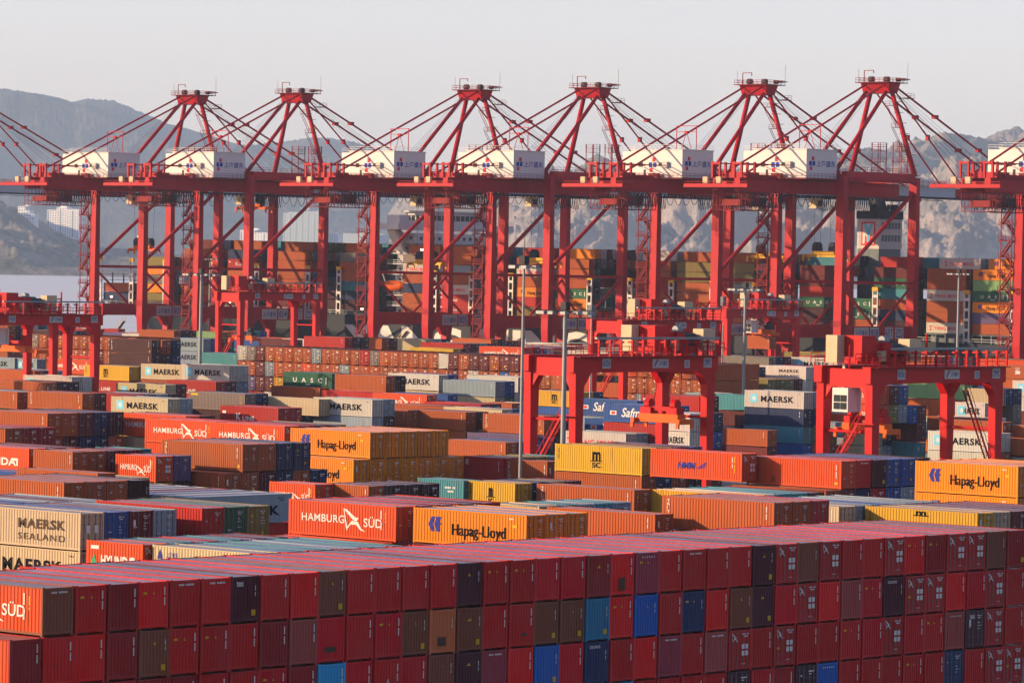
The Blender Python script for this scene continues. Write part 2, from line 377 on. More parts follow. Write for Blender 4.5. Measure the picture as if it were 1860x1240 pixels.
def water_mat():
    m, t, b = new_mat('sea_water'); b.inputs['Base Color'].default_value = (.48, .50, .49, 1); b.inputs['Roughness'].default_value = .28; b.inputs['IOR'].default_value = 1.33
    tc = t.nodes.new('ShaderNodeTexCoord'); mp = t.nodes.new('ShaderNodeMapping'); mp.inputs['Rotation'].default_value = (0, 0, YAW); mp.inputs['Scale'].default_value = (.016, .05, 1)
    n = t.nodes.new('ShaderNodeTexNoise'); n.inputs['Scale'].default_value = 1; n.inputs['Detail'].default_value = 8
    t.links.new(tc.outputs['Object'], mp.inputs['Vector']); t.links.new(mp.outputs[0], n.inputs['Vector'])
    bp = t.nodes.new('ShaderNodeBump'); bp.inputs['Strength'].default_value = .25; bp.inputs['Distance'].default_value = .5
    t.links.new(n.outputs['Fac'], bp.inputs['Height']); t.links.new(bp.outputs['Normal'], b.inputs['Normal'])
    n2 = t.nodes.new('ShaderNodeTexNoise'); n2.inputs['Scale'].default_value = .25; n2.inputs['Detail'].default_value = 3; t.links.new(mp.outputs[0], n2.inputs['Vector'])
    t.links.new(math_node(t, 'ADD', math_node(t, 'MULTIPLY', n2.outputs['Fac'], .3), .3), b.inputs['Roughness'])
    return m
sheet('sea', [(-18000, 864.3), (4000, 864.3), (4000, 21000), (-18000, 21000)], -5.0, water_mat())
# ---------------------------------------------------------------- hills
def vnoise(x, y, seed):
    xi = np.floor(x).astype(np.int64); yi = np.floor(y).astype(np.int64); fx = x-xi; fy = y-yi
    def h(a, b):
        n = (a*374761393+b*668265263+seed*982451653) & 0xffffffff
        n = ((n ^ (n >> 13))*1274126177) & 0xffffffff
        return ((n ^ (n >> 16)) & 0xffff)/65535.0
    u = fx*fx*fx*(fx*(fx*6-15)+10); v = fy*fy*fy*(fy*(fy*6-15)+10)
    return (h(xi, yi)*(1-u)+h(xi+1, yi)*u)*(1-v)+(h(xi, yi+1)*(1-u)+h(xi+1, yi+1)*u)*v
def fbm(x, y, oct_, seed, ridged=False):
    s = 0; a = 1; tot = 0
    for i in range(oct_):
        n = vnoise(x*2**i, y*2**i, seed+i)
        if ridged: n = 1-abs(2*n-1)
        s = s+a*n; tot += a; a *= .52
    return s/tot
def hill(name, prof, d0, d1, d2, mats, amp, nx=420, ny=110, seed=1, ridged=True, pw=.8, jag=0.0, wl=300.0):
    px = np.linspace(prof[0][0], prof[-1][0], nx); py = np.interp(px, [p[0] for p in prof], [p[1] for p in prof])
    hor = 474+.0189*(px-930)
    hr = CAMH+d1*(hor-py)/FPX+5                       # crest height above the sea
    dirs = CF[None, :2]+CR[None, :2]*((px-930)/FPX)[:, None]; dirs /= np.linalg.norm(dirs, axis=1)[:, None]
    t = np.concatenate([np.linspace(0, 1, ny), np.linspace(1.04, 1.5, ny//5)])
    D = np.where(t <= 1, d0+(d1-d0)*t, d1+(d2-d1)*(t-1)/.5)
    X = dirs[:, 0][:, None]*D[None]; Y = dirs[:, 1][:, None]*D[None]
    f = np.where(t <= 1, t**pw, 1-((t-1)/.5)**1.3)[None]
    n = fbm(X/wl, Y/wl, 6, seed, ridged)-.5
    edge = np.clip(t/.12, 0, 1)[None]*np.where(t <= 1, np.clip((1-t)*5, .10, 1), np.clip((t-1)*6, .1, 1))[None]
    Z = hr[:, None]*f+n*amp*edge*np.clip(hr[:, None]/80, .2, 1.6)
    if jag: Z = Z+(fbm(X/9, Y/9, 3, seed+50)-.5)*jag*np.clip(f*2, 0, 1)
    Z = np.maximum(Z, -6)*1.0-5; Z[:, 0] = -7
    nn = len(t); idx = np.arange(nx*nn).reshape(nx, nn)
    me = bpy.data.meshes.new(name); co = np.stack([X, Y, Z], -1).reshape(-1, 3)
    fa = np.stack([idx[:-1, :-1], idx[1:, :-1], idx[1:, 1:], idx[:-1, 1:]], -1).reshape(-1, 4)
    me.vertices.add(len(co)); me.vertices.foreach_set('co', co.astype(np.float32).ravel())
    me.loops.add(fa.size); me.loops.foreach_set('vertex_index', fa.astype(np.int32).ravel())
    me.polygons.add(len(fa)); me.polygons.foreach_set('loop_start', np.arange(0, fa.size, 4, dtype=np.int32)); me.polygons.foreach_set('loop_total', np.full(len(fa), 4, np.int32))
    me.update(calc_edges=True); me.validate(); me.materials.append(mats); me.polygons.foreach_set('use_smooth', [True]*len(fa))
    return tag(link(name, me), kind='structure')
def hill_mat(name, c1, c2, c3, s1, s2, lo=.42, hi=.6, bump=1.0, bd=12):
    m, t, b = new_mat(name); g = t.nodes.new('ShaderNodeNewGeometry')
    def nz(s, d, st=None):
        n = t.nodes.new('ShaderNodeTexNoise'); n.inputs['Scale'].default_value = s; n.inputs['Detail'].default_value = d; n.inputs['Roughness'].default_value = .62
        t.links.new(g.outputs['Position'], n.inputs['Vector']); return n.outputs['Fac']
    r = t.nodes.new('ShaderNodeMapRange'); r.inputs['From Min'].default_value = lo; r.inputs['From Max'].default_value = hi
    a = nz(s1, 9); t.links.new(a, r.inputs['Value'])
    mx = t.nodes.new('ShaderNodeMix'); mx.data_type = 'RGBA'; mx.inputs[6].default_value = (*c1, 1); mx.inputs[7].default_value = (*c2, 1); t.links.new(r.outputs[0], mx.inputs[0])
    m2 = t.nodes.new('ShaderNodeMix'); m2.data_type = 'RGBA'; m2.inputs[7].default_value = (*c3, 1); t.links.new(mx.outputs[2], m2.inputs[6])
    r2 = t.nodes.new('ShaderNodeMapRange'); r2.inputs['From Min'].default_value = .5; r2.inputs['From Max'].default_value = .7
    n2 = nz(s2, 6); t.links.new(n2, r2.inputs['Value']); t.links.new(r2.outputs[0], m2.inputs[0]); t.links.new(m2.outputs[2], b.inputs['Base Color'])
    bp = t.nodes.new('ShaderNodeBump'); bp.inputs['Strength'].default_value = bump; bp.inputs['Distance'].default_value = bd
    t.links.new(n2, bp.inputs['Height']); t.links.new(bp.outputs['Normal'], b.inputs['Normal'])
    b.inputs['Roughness'].default_value = .9; b.inputs['Specular IOR Level'].default_value = .2; return m
wood = hill_mat('winter_woodland', (.040, .042, .034), (.085, .072, .052), (.03, .034, .03), .0018, .016, bd=22)
rockm = hill_mat('granite_slope', (.18, .16, .14), (.07, .07, .06), (.23, .20, .175), .0035, .022, .47, .60, bd=12)
rockg = hill_mat('pale_granite', (.24, .205, .18), (.10, .095, .085), (.30, .255, .22), .006, .03, .46, .66, bd=14)
rockl = hill_mat('scrub_rock', (.19, .165, .14), (.08, .078, .06), (.23, .20, .17), .012, .07, .42, .56, bd=4)
hill('hills_far_left', [(-500,140),(-200,158),(0,167),(60,176),(100,182),(125,190),(150,184),(200,188),(250,208),(300,228),(340,238),(400,258),(440,268),(500,262),(530,257),(560,253),(590,254),(640,262),(680,278),(720,305),(760,332),(800,350),(860,372),(920,392),(1000,420),(1100,462)],
     14000, 18000, 20000, wood, 210, nx=760, seed=3, jag=13, wl=1500.0)
hill('rocky_headland', [(-500,300),(-200,340),(0,376),(30,388),(60,400),(100,425),(130,440),(160,450),(200,456),(260,462),(330,467),(420,470),(520,474),(620,480),(720,494)],
     7080, 8600, 9300, rockl, 60, nx=460, seed=8, pw=.62, wl=170.0)
hill('rocky_hills', [(700,420),(780,376),(830,370),(880,364),(930,362),(1000,367),(1040,368),(1080,358),(1140,350),(1220,340),(1300,325),(1380,310),(1450,300),(1520,300),(1560,292),(1600,284),(1650,272),(1700,266),(1740,266),(1780,276),(1820,284),(1900,292),(2050,310),(2400,380)],
     8800, 11400, 12800, rockm, 240, nx=900, ny=180, seed=21, pw=.75, jag=7, wl=620.0)
hill('granite_spur', [(850,470),(900,420),(960,385),(1010,410),(1060,380),(1120,395),(1180,430),(1230,385),(1290,362),(1330,372),(1380,415),(1430,400),(1490,430),(1560,395),(1620,370),(1680,346),(1730,338),(1790,380),(1850,400),(1900,380),(2000,420),(2300,450)],
     7600, 9000, 9700, rockg, 190, nx=900, ny=150, seed=33, pw=.8, jag=6, wl=330.0)
# ---------------------------------------------------------------- far town
def bearing(px, d, z=0.0):
    v = CF[:2]+CR[:2]*((px-930)/FPX); v = v/np.linalg.norm(v); return (v[0]*d, v[1]*d, z)
def tower(name, label, px0, px1, pyt, pyb, d, cols, rows, mt, steps=None, glass=None, depth=18):
    k = d/FPX; W = (px1-px0)*k; hb = CAMH+d*((474+.0189*((px0+px1)/2-930))-pyb)/FPX; H = (pyb-pyt)*k
    c = bearing((px0+px1)/2, d, hb); t = thing(name, label, 'building', c, math.atan2(c[1], c[0])-math.pi/2-.5)
    b = MB(); steps = steps or [(0, 1, 1)]
    for a, e, hh in steps: b.box(-W/2+W*a, -W/2+W*e, 0, depth, -40, H*hh)
    b.box(-W*.1, W*.1, 3, depth-3, H*max(s[2] for s in steps), H*max(s[2] for s in steps)+4)
    b.build('wall', mt, t)
    g = MB()
    for i in range(cols):
        x = -W/2+W*(i+.5)/cols; hh = [s[2] for s in steps if s[0]*W-W/2 <= x <= s[1]*W-W/2+.01][0]*H
        if glass and i % glass == 0:
            g.box(x-W/cols*.32, x+W/cols*.32, -.15, .1, 2, hh-2); continue
        n = int(rows*hh/H)
        for j in range(n): g.box(x-W/cols*.27, x+W/cols*.27, -.12, .1, hh*(j+.28)/n, hh*(j+.78)/n)
    tag(g.build('window', M['glass2'], t), kind='stuff'); 
    r = MB(); r.box(-W/2, W/2, -.4, 0, H*min(s[2] for s in steps)-1, H*min(s[2] for s in steps)-.4); r.build('cornice', mt, t)
M['glass2'] = mat('pale_window', (.28, .33, .38), .3); wall_w = mat('tower_white', (.85, .85, .86), .7, vary=.05, scale=.05); wall_g = mat('tower_glass', (.40, .50, .56), .4, vary=.08, scale=.05)
tower('apartment_tower', 'white apartment tower with rows of windows above the rocky shore at the left', 78, 143, 380, 432, 8350, 13, 13, wall_w, [(0, .3, .97), (.3, .62, 1.06), (.62, 1, 1)], glass=5)
tower('hillside_house', 'small stepped white building on the crest left of the apartment tower', 27, 60, 375, 400, 8000, 6, 5, wall_w, [(0, .45, 1), (.45, .7, .7), (.7, 1, .45)])
tower('apartment_block', 'pale blocks of flats behind the second quay crane', 429, 488, 418, 446, 8350, 10, 8, wall_w, [(0, .5, 1), (.5, 1, .85)], glass=4)
tower('office_tower', 'wide glassy blue white tower between the second and third quay cranes', 505, 592, 384, 446, 8300, 14, 15, wall_g, [(0, .12, .95), (.12, .5, .98), (.5, .8, 1.0), (.8, 1, 1.04)], glass=2)
tower('narrow_tower', 'narrow white tower block just right of the glassy tower', 594, 612, 425, 462, 8300, 4, 10, wall_w)
tower('low_block', 'long pale low block right of the narrow tower', 614, 700, 424, 440, 8350, 14, 4, wall_g)
R = random.Random(4)
for i in range(34):
    px = R.uniform(170, 470); py = R.uniform(462, 494)+(px-320)*.004; w_ = R.uniform(5, 14); h_ = R.uniform(4, 11)
    d = 7250+(494-py)*38
    k = d/FPX; c = bearing(px, d, CAMH+d*((474+.0189*(px-930))-py)/FPX)
    t = thing('town_house', 'small pale house of the shore town seen between the left quay crane legs', 'house', c, math.atan2(c[1], c[0])-math.pi/2, 'small pale houses of the shore town')
    b = MB(); W = w_*k; b.box(-W/2, W/2, 0, 9, -25, h_*k); b.build('wall', wall_w if R.random() < .7 else M['hatch'], t)
    b = MB(); b.box(-W/2-.4, W/2+.4, -.4, 9.4, h_*k, h_*k+.7); b.build('roof', M['hatch'], t)
# ---------------------------------------------------------------- haze
hz, t, b_ = new_mat('sea_haze'); t.nodes.remove(b_)
pv = t.nodes.new('ShaderNodeVolumePrincipled'); pv.inputs['Color'].default_value = (.52, .73, 1.0, 1); pv.inputs['Density'].default_value = 4.2e-5; pv.inputs['Anisotropy'].default_value = .0
t.links.new(pv.outputs['Volume'], t.nodes['Material Output'].inputs['Volume'])
b = MB(); b.box(-18500, 4500, -1200, 21500, -8, 900); tag(b.build('haze', hz), kind='stuff')
# ---------------------------------------------------------------- the container ship
def deck_h(u): return 15.0+2.6*min(1, max(0, (-u-640)/210))+1.5*max(0, (-u-850)/110)
ship = thing('container_ship', 'dark hulled container ship moored behind the quay cranes, large white letters on its side', 'container ship', (0, 890, 0))
st = [(-965, .0), (-960, .14), (-950, .34), (-935, .58), (-915, .80), (-890, .95), (-865, 1.0), (-800, 1), (-700, 1), (-600, 1), (-560, 1)]
b = MB(); rows = []
for u, k in st:
    flare = max(0, .30*(1-k)); hw = 24*k; dz = deck_h(u)
    rows.append([(u-(3 if k < .9 else 0)*1.0, -hw-flare*8*(k > 0), dz), (u, -hw, dz-5), (u+5*(1-k), -max(0, hw-4*(1-k)-1), 2), (u+9*(1-k), -max(0, hw-8*(1-k)-2), -6)])
for a, c in zip(rows, rows[1:]):
    for i in range(3):
        b.face([a[i+1], c[i+1], c[i], a[i]])
        b.face([(p[0], -p[1], p[2]) for p in (a[i], c[i], c[i+1], a[i+1])])
    b.face([a[0], c[0], (c[0][0], -c[0][1], c[0][2]), (a[0][0], -a[0][1], a[0][2])])
e = rows[-1]; b.face([e[3], (e[3][0], -e[3][1], e[3][2]), (e[0][0], -e[0][1], e[0][2]), e[0]])
b.build('hull', M['hull'], ship)
f = Flat(); u0 = -850.5
f.text('HULL', 'letter_white', 0, 0, h=8.0, w=134)
link('lettering', f.mesh('hull_letters', (u0, -24.0, 6.9), 'x', .04), ship)
f = Flat(); f.text('YM', 'letter_white', 0, 0, h=1.3, w=11); link('lettering', f.mesh('bow_letters', (-944, -16.2, 14.9), 'x', 1.6), ship)
b = MB()
for i in range(len(st)-1):
    (u, k), (u2, k2) = st[i], st[i+1]
    if k == 0: continue
    b.rail((u, -24*k-.2, deck_h(u)), (u2, -24*k2-.2, deck_h(u2)), 1.2, 3.0, .06)
b.build('railing', M['offwhite'], ship)
b = MB()
for u, cs, bk in SHIP_BAYS:                       # hatch coamings and side posts under the stacks
    zb = stack_base(u); b.box(u-.3, u+12.5, -19.8, 15.5, deck_h(u)-.5, zb-.12)
    for x in np.arange(u, u+13, 3.0): b.box(x, x+.35, -22.2, -21.8, deck_h(u)-.5, zb-.1)
    b.box(u-.3, u+12.5, -22.3, -19.8, zb-.35, zb-.1)
b.build('hatch_coaming', M['hatch'], ship)
lash_p = MB(); lash_y = MB(); bridges = []
for u, cs, bk in SHIP_BAYS: bridges.append(u+13.2)
bridges.append(SHIP_BAYS[-4][0]-1.1)
for k, u in enumerate(sorted(bridges)):
    z0 = deck_h(u)-.3; z1 = z0+9.5; a = MB(); y_ = MB()
    for j in range(9):
        v = -22+j*4.6; a.box(u-.18, u+.18, v-.15, v+.15, z0, z1-(0 if j % 2 else .6))
        if j < 8:
            a.beam((u, v, z0+.4), (u, v+4.6, z0+4.6), .16, .16)
    for z in (z0+2.4, z0+4.8, z0+7.2, z1-.5): a.box(u-.55, u+.55, -22.4, 15.4, z-.08, z+.08); a.rail((u, -22.3, z), (u, 15.3, z), 1.0, 2.3, .04, 2)
    t = a.build('lashing_bridge', M['hatch'], ship)
    b = MB()                                         # tall guide post at the ship's side, yellow top
    for s in (-.75, .75): b.box(u+s-.16, u+s+.16, -22.9, -22.5, z0, z1+3.6)
    for q in range(5): b.box(u-.75, u+.75, -22.85, -22.55, z0+1+q*2.6, z0+1.7+q*2.6)
    p = b.build('guide_post', M['white'], ship)
    b = MB(); b.box(u-.95, u+.95, -23, -22.4, z1+3.6, z1+4.6); b.build('post_cap', M['yellow'], p)
# bridge block
b = MB(); b.box(-836.5, -829.5, -17, 17, 15, 41.5); b.build('deckhouse', M['white'], ship)
br = MB(); br.box(-837.5, -829, -24.6, 24.6, 42.4, 44.2); br.box(-837, -829.3, -13, 13, 44.2, 47.6); br.box(-838, -828.6, -14, 14, 47.6, 48.0); br.box(-836, -831, -22, -18, 44.2, 46.6)
brd = br.build('wheelhouse', M['white'], ship)
b = MB()
for v in np.arange(-12, 12, 2.0): b.box(-829.3, -829.2, v, v+1.5, 45.2, 46.7)
for u in np.arange(-836.5, -830, 1.8): b.box(u, u+1.2, -13.08, -13.0, 45.2, 46.7)
tag(b.build('window', M['glass'], brd), kind='stuff')
b = MB()
for s in (-1, 1): b.beam((-833, s*23, 42.4), (-833, s*17, 33.5), 3.2, 1.0); b.beam((-833, s*20.5, 42.4), (-833, s*17, 39), 2.0, .6)
b.build('wing_brace', M['white'], ship)
b = MB()
for z in np.arange(18.5, 41, 3.0):
    for v in np.arange(-15, 15.5, 2.6): b.box(-829.5, -829.4, v, v+1.0, z, z+1.0)
    for u in np.arange(-835.5, -830.5, 2.0): b.box(u, u+.9, -17.08, -17.0, z, z+1.0)
tag(b.build('window', M['glass'], ship), kind='stuff')
b = MB()
for z in np.arange(17.6, 41, 3.0): b.box(-838, -828.2, -19.5, 19.5, z-.12, z+.12); b.rail((-837.9, -19.4, z), (-828.3, -19.4, z), 1.1, 2, .05); b.rail((-828.3, -19.4, z), (-828.3, 19.4, z), 1.1, 3, .05)
b.build('walkway', M['white'], ship)
b = MB(); b.tube((-833, 0, 48), (-833, 0, 57), .5, 8, .25); b.box(-833.3, -832.7, -3, 3, 53, 53.4); b.box(-834, -832, -1.6, 1.6, 50.4, 50.8); b.tube((-833, 2.5, 53.4), (-833, 2.5, 55), .1, 4); b.tube((-833, -2.5, 53.4), (-833, -2.5, 54.5), .1, 4)
b.build('radar_mast', M['white'], ship)
bm = bmesh.new(); bmesh.ops.create_uvsphere(bm, u_segments=14, v_segments=8, radius=1.0); bmesh.ops.scale(bm, vec=(4.2, 1.5, 1.5), verts=bm.verts)
me = bpy.data.meshes.new('lifeboat'); bm.to_mesh(me); bm.free(); me.materials.append(M['orange']); link('lifeboat', me, ship, (-833, -21.6, 26.3))
b = MB(); b.tube((-836.5, -20, 24.5), (-836.5, -23, 30), .2, 5); b.tube((-829.5, -20, 24.5), (-829.5, -23, 30), .2, 5); b.build('davit', M['white'], ship)
# funnel casing
b = MB(); b.box(-676.2, -669.3, -8.5, 1.0, 15, 39.0); b.build('engine_casing', M['hatch'], ship)
b = MB(); b.box(-676.4, -669.1, -8.7, 1.2, 39.0, 46.9); fun = b.build('funnel', M['offwhite'], ship)
b = MB(); b.box(-676.6, -668.9, -8.9, 1.4, 46.9, 49.0); b.hexa([(-674.5,-6,49),(-671,-6,49),(-671,-2.5,49),(-674.5,-2.5,49)], [(-674.9,-6,52.8),(-672,-6,52),(-672,-2.8,52),(-674.9,-2.8,52.8)])
for i in range(5): b.tube((-671.5+(i % 2), -2+i*.7, 49), (-671.3+(i % 2), -2+i*.7, 50.8), .4, 8)
b.build('exhaust', M['dark'], fun)
f = Flat(); f.rect('letter_red', 0, 4.6, 0, 6.2); f.rect('letter_white', .45, 4.15, .45, 5.75, .01)
f.poly('letter_red', [(1.15, .45), (3.45, .45), (3.3, 3.0), (2.3, 1.4), (1.3, 3.0)], .02); f.poly('star_blue', [(.7, 5.75), (1.7, 5.75), (2.3, 4.3), (2.9, 5.75), (3.9, 5.75), (2.75, 3.2), (2.75, .9), (1.85, .9), (1.85, 3.2)], .03)
link('emblem', f.mesh('funnel_emblem', (-675.0, -8.7, 39.9), 'x', .03), fun)
b = MB()
for z in (41, 44.3):
    for i in range(6): b.box(-669.1, -669.0, -7.6+i*1.4, -6.7+i*1.4, z, z+1.7)
tag(b.build('louvre', M['hatch'], fun), kind='stuff')
b = MB()
for u in (-952, -900, -862, -845, -780, -735, -690, -650, -615):
    for v in (-22.4,): b.box(u-.35, u+.35, v-.2, v+.2, deck_h(u)+1.6, deck_h(u)+2.1)
tag(b.build('deck_light', M['lamp'], ship), kind='stuff')
def gangway(u, lab):
    t = thing('gangway', lab, 'gangway', (u, 866, 0)); b = MB()
    for y in (-.9, .2):
        b.beam((0, y, .6), (13, y, 13.5), .16, .16); b.beam((0, y, 1.8), (13, y, 14.7), .10, .10)
        for i in range(14): p = i/13; b.tube((13*p, y, .6+12.9*p), (13*p, y, 1.8+12.9*p), .05, 3)
    b.build('handrail', M['cream'], t); b = MB(); b.hexa([(0,-.85,.5),(13,-.85,13.4),(13,.15,13.4),(0,.15,.5)], [(0,-.85,.6),(13,-.85,13.5),(13,.15,13.5),(0,.15,.6)]); b.build('ramp', M['steel'], t)
gangway(-838, 'long slanted gangway from the ship to the quay behind crane 805')
gangway(-957, 'slanted gangway near the bow at the left of crane 803')
# ---------------------------------------------------------------- quay cranes
CW = 20.74; CG = 30.0
def crane_parts():
    """meshes of one ship-to-shore crane: (name, mesh, children)"""
    P = []
    red = M['red']
    def leg(x, y, sea):
        b = MB(); a = 1.2; c = .75; low = [(x-.75, y-.7, 2.2), (x+.75, y-.7, 2.2), (x+.75, y+.7, 2.2), (x-.75, y+.7, 2.2)]
        s = -1.6 if sea else .6
        low = [(px, py+s, pz) for px, py, pz in low]
        mid = [(x-a, y-c-.3, 15.9), (x+a, y-c-.3, 15.9), (x+a, y+c+.3, 15.9), (x-a, y+c+.3, 15.9)]
        top = [(x-a, y-c, 57.0), (x+a, y-c, 57.0), (x+a, y+c, 57.0), (x-a, y+c, 57.0)]
        b.hexa(low, mid); b.hexa(mid, top)
        for z in (19.6, 26, 34, 44): b.box(x-a-.06, x+a+.06, y-c-.08, y+c+.08, z, z+.25)
        return b.mesh('leg', red)
    for x in (0, CW):
        for y in (0, CG): P.append(('leg', leg(x, y, y > 0)))
    for x in (0, CW):
        b = MB(); b.box(x-.7, x+.7, .9, CG-.9, 15.9, 19.3); b.hexa([(x-.6,.8,13.4),(x+.6,.8,13.4),(x+.6,.85,13.4),(x-.6,.85,13.4)], [(x-.6,.8,15.9),(x+.6,.8,15.9),(x+.6,3.6,15.9),(x-.6,3.6,15.9)])
        b.hexa([(x-.6,CG-2.4,13.0),(x+.6,CG-2.4,13.0),(x+.6,CG-1.2,13.0),(x-.6,CG-1.2,13.0)], [(x-.6,CG-4.6,15.9),(x+.6,CG-4.6,15.9),(x+.6,CG-1.0,15.9),(x-.6,CG-1.0,15.9)])
        P.append(('sill_beam', b.mesh('sill_beam', red)))
        b = MB(); b.beam((x, .75, 30.2), (x, CG-.75, 30.2), .8, .75); P.append(('side_brace', b.mesh('side_brace', red)))
        b = MB(); b.tube((x, .7, 32.0), (x, CG-.6, 53.2), .52, 10); P.append(('diagonal_brace', b.mesh('diagonal_brace', red)))
        for y0, y1 in ((.8, 13.6), (CG-.8, 16.4)):
            b = MB(); b.tube((x, y0, 29.2), (x, y1, 19.4), .34, 8); P.append(('diagonal_brace', b.mesh('diagonal_brace', red)))
        b = MB(); b.box(x-.85, x+.85, .8, CG-.8, 55.6, 58.0); b.tube((x+1.0, 1, 56.2), (x+1.0, CG-1, 56.2), .28, 6); b.rail((x+.8, 0, 58.0), (x+.8, CG, 58.0), 1.1, 2.2, .05); P.append(('upper_beam', b.mesh('upper_beam', red)))
        b = MB(); b.rail((x+.7, 1, 19.3), (x+.7, CG-1, 19.3), 1.1, 2.0, .045); P.append(('railing', b.mesh('railing', M['darkred'])))
    for y in (0, CG):
        b = MB(); b.box(1.2, CW-1.2, y-.7, y+.7, 55.7, 58.2); P.append(('cross_beam', b.mesh('cross_beam', red)))
        b = MB(); b.box(.8, CW-.8, y-.9+(.6 if y == 0 else -1.6), y+.9+(.6 if y == 0 else -1.6), 2.0, 4.2); P.append(('bogie_beam', b.mesh('bogie_beam', red)))
        b = MB()
        for x in (-2.5, 0, 2.5, CW-2.5, CW, CW+2.5): b.box(x-1.1, x+1.1, y-.5+(.6 if y == 0 else -1.6), y+.5+(.6 if y == 0 else -1.6), .02, 2.0)
        P.append(('bogie', b.mesh('bogie', M['dark'])))
    gx = (CW/2-3.4, CW/2+3.4)
    for x in gx:
        b = MB(); b.box(x-.85, x+.85, -33, CG+1.5, 52.2, 55.4)
        for y in np.arange(-31, CG, 6.0): b.box(x-.9, x+.9, y, y+.18, 52.15, 55.45)
        P.append(('girder', b.mesh('girder', red)))
        b = MB(); b.box(x-.8, x+.8, CG+1.8, CG+26, 52.6, 55.1); b.k = 1; b.box(x-.8, x+.8, CG+26.02, CG+65, 52.6, 55.0); b.k = 2; b.box(x-.9, x+.9, CG+1.8, CG+65, 52.25, 52.58)
        P.append(('boom', b.mesh('boom', [M['boomgrey'], red, M['dark']])))
        sgn = -1 if x < CW/2 else 1
        b = MB(); b.box(x+sgn*.9, x+sgn*1.9, -33, CG+64, 55.42, 55.5); b.rail((x+sgn*1.85, -33, 55.5), (x+sgn*1.85, CG+64, 55.5), 1.15, 2.4, .05); P.append(('walkway', b.mesh('walkway', M['darkred'])))
    b = MB()
    for y in (-32.6, -20, -8, 4, 16, CG-1, CG+20, CG+42, CG+64): b.box(gx[0]+.9, gx[1]-.9, y-.4, y+.4, 53.2, 54.6)
    P.append(('girder_tie', b.mesh('girder_tie', red)))
    # apex frame
    ax = (CW/2-3.1, CW/2+3.1); ay = 28.4; az = 81.0
    for s, x in enumerate((0, CW)):
        b = MB(); b.tube((x, CG, 57.5), (ax[s], ay+.4, az-1.0), .72, 12, .6); P.append(('apex_leg', b.mesh('apex_leg', red, True)))
        b = MB(); b.tube((CW/2+(-4.2, 4.2)[s], 4.6, 57.6), (ax[s], ay-.6, az-1.0), .58, 12, .5); P.append(('apex_strut', b.mesh('apex_strut', red, True)))
        b = MB(); b.tube((ax[s], ay-1.2, az+.2), (gx[s], -30.4, 56.2), .26, 8); P.append(('backstay', b.mesh('backstay', red)))
        b = MB(); b.tube((ax[s], ay+1.4, az-.2), (gx[s], CG+60, 55.8), .27, 8)
        for q in (.3, .62): v = Vector((ax[s], ay+1.4, az-.2)).lerp(Vector((gx[s], CG+60, 55.8)), q); b.box(v.x-.5, v.x+.5, v.y-.9, v.y+.9, v.z-.5, v.z+.5)
        P.append(('forestay', b.mesh('forestay', red)))
        b = MB(); b.tube((ax[s], ay+1.2, az-1.0), (gx[s], CG+30, 55.8), .22, 8)
        v = Vector((ax[s], ay+1.2, az-1.0)).lerp(Vector((gx[s], CG+30, 55.8)), .5); b.box(v.x-.4, v.x+.4, v.y-.5, v.y+.5, v.z-.7, v.z+.7)
        P.append(('forestay', b.mesh('forestay', red)))
    b = MB()
    for i in range(6):
        x = CW/2-2.5+i; b.tube((x*.5+CW*.25, ay+1.5, az+.4), (x, CG+(44, 52)[i % 2], 56), .045, 3)
    for i in range(4):
        x = CW/2-1.5+i; b.tube((x, ay-1.2, az+.6), (x, 3, 62.5), .04, 3)
    P.append(('hoist_rope', b.mesh('hoist_rope', M['rope'])))
    b = MB(); b.hexa([(ax[0]-1,ay-1.7,az-2.4),(ax[1]+1,ay-1.7,az-2.4),(ax[1]+1,ay+1.7,az-2.4),(ax[0]-1,ay+1.7,az-2.4)], [(ax[0]-1.4,ay-2.4,az+.2),(ax[1]+1.4,ay-2.4,az+.2),(ax[1]+1.4,ay+2.6,az+.2),(ax[0]-1.4,ay+2.6,az+.2)])
    P.append(('apex_head', b.mesh('apex_head', red)))
    b = MB(); b.box(ax[0]-2.3, ax[1]+2.3, ay-3.6, ay+4.6, az+.25, az+.45); b.k = 0
    for p_, q_ in (((ax[0]-2.2, ay-3.5), (ax[1]+2.2, ay-3.5)), ((ax[1]+2.2, ay-3.5), (ax[1]+2.2, ay+4.5)), ((ax[0]-2.2, ay-3.5), (ax[0]-2.2, ay+4.5)), ((ax[0]-2.2, ay+4.5), (ax[1]+2.2, ay+4.5))):
        b.rail((*p_, az+.45), (*q_, az+.45), 1.1, 1.4, .05)
    b.box(ax[1]+1, ax[1]+3.2, ay+3.2, ay+6.2, az-3.6, az-3.4); b.rail((ax[1]+3.2, ay+3.2, az-3.4), (ax[1]+3.2, ay+6.2, az-3.4), 1.1, 1.2, .05)
    b.box(ax[1]+.6, ax[1]+2.4, ay+1.5, ay+5.4, az+1.2, az+1.4); b.tube((ax[1]+2, ay+4.8, az+.4), (ax[1]+2, ay+4.8, az+5.6), .05, 3); b.tube((ax[0]-1.6, ay-3, az+.4), (ax[0]-1.6, ay-3, az+4), .05, 3)
    b.line([(ax[0]+.2, ay-3, az+.4), (ax[0]+.2, ay-3, az+3.4), (ax[0]+3.2, ay-3, az+3.4), (ax[0]+3.2, ay-3, az+2.6)], .12, 4)
    P.append(('apex_platform', b.mesh('apex_platform', M['darkred'])))
    for dy, dx in ((-1.6, -1.6), (.2, 1.9), (3.2, 3.4)):
        b = MB(); b.tube((CW/2+dx-.6, ay+dy, az+1.2), (CW/2+dx+.6, ay+dy, az+1.2), .75 if dy < 3 else .5, 14); P.append(('rope_sheave', b.mesh('rope_sheave', M['dark'])))
    # machine house
    hx0, hx1, hy0, hy1, hz0, hz1 = -1.6, 19.4, -12.9, -.6, 56.0, 63.0
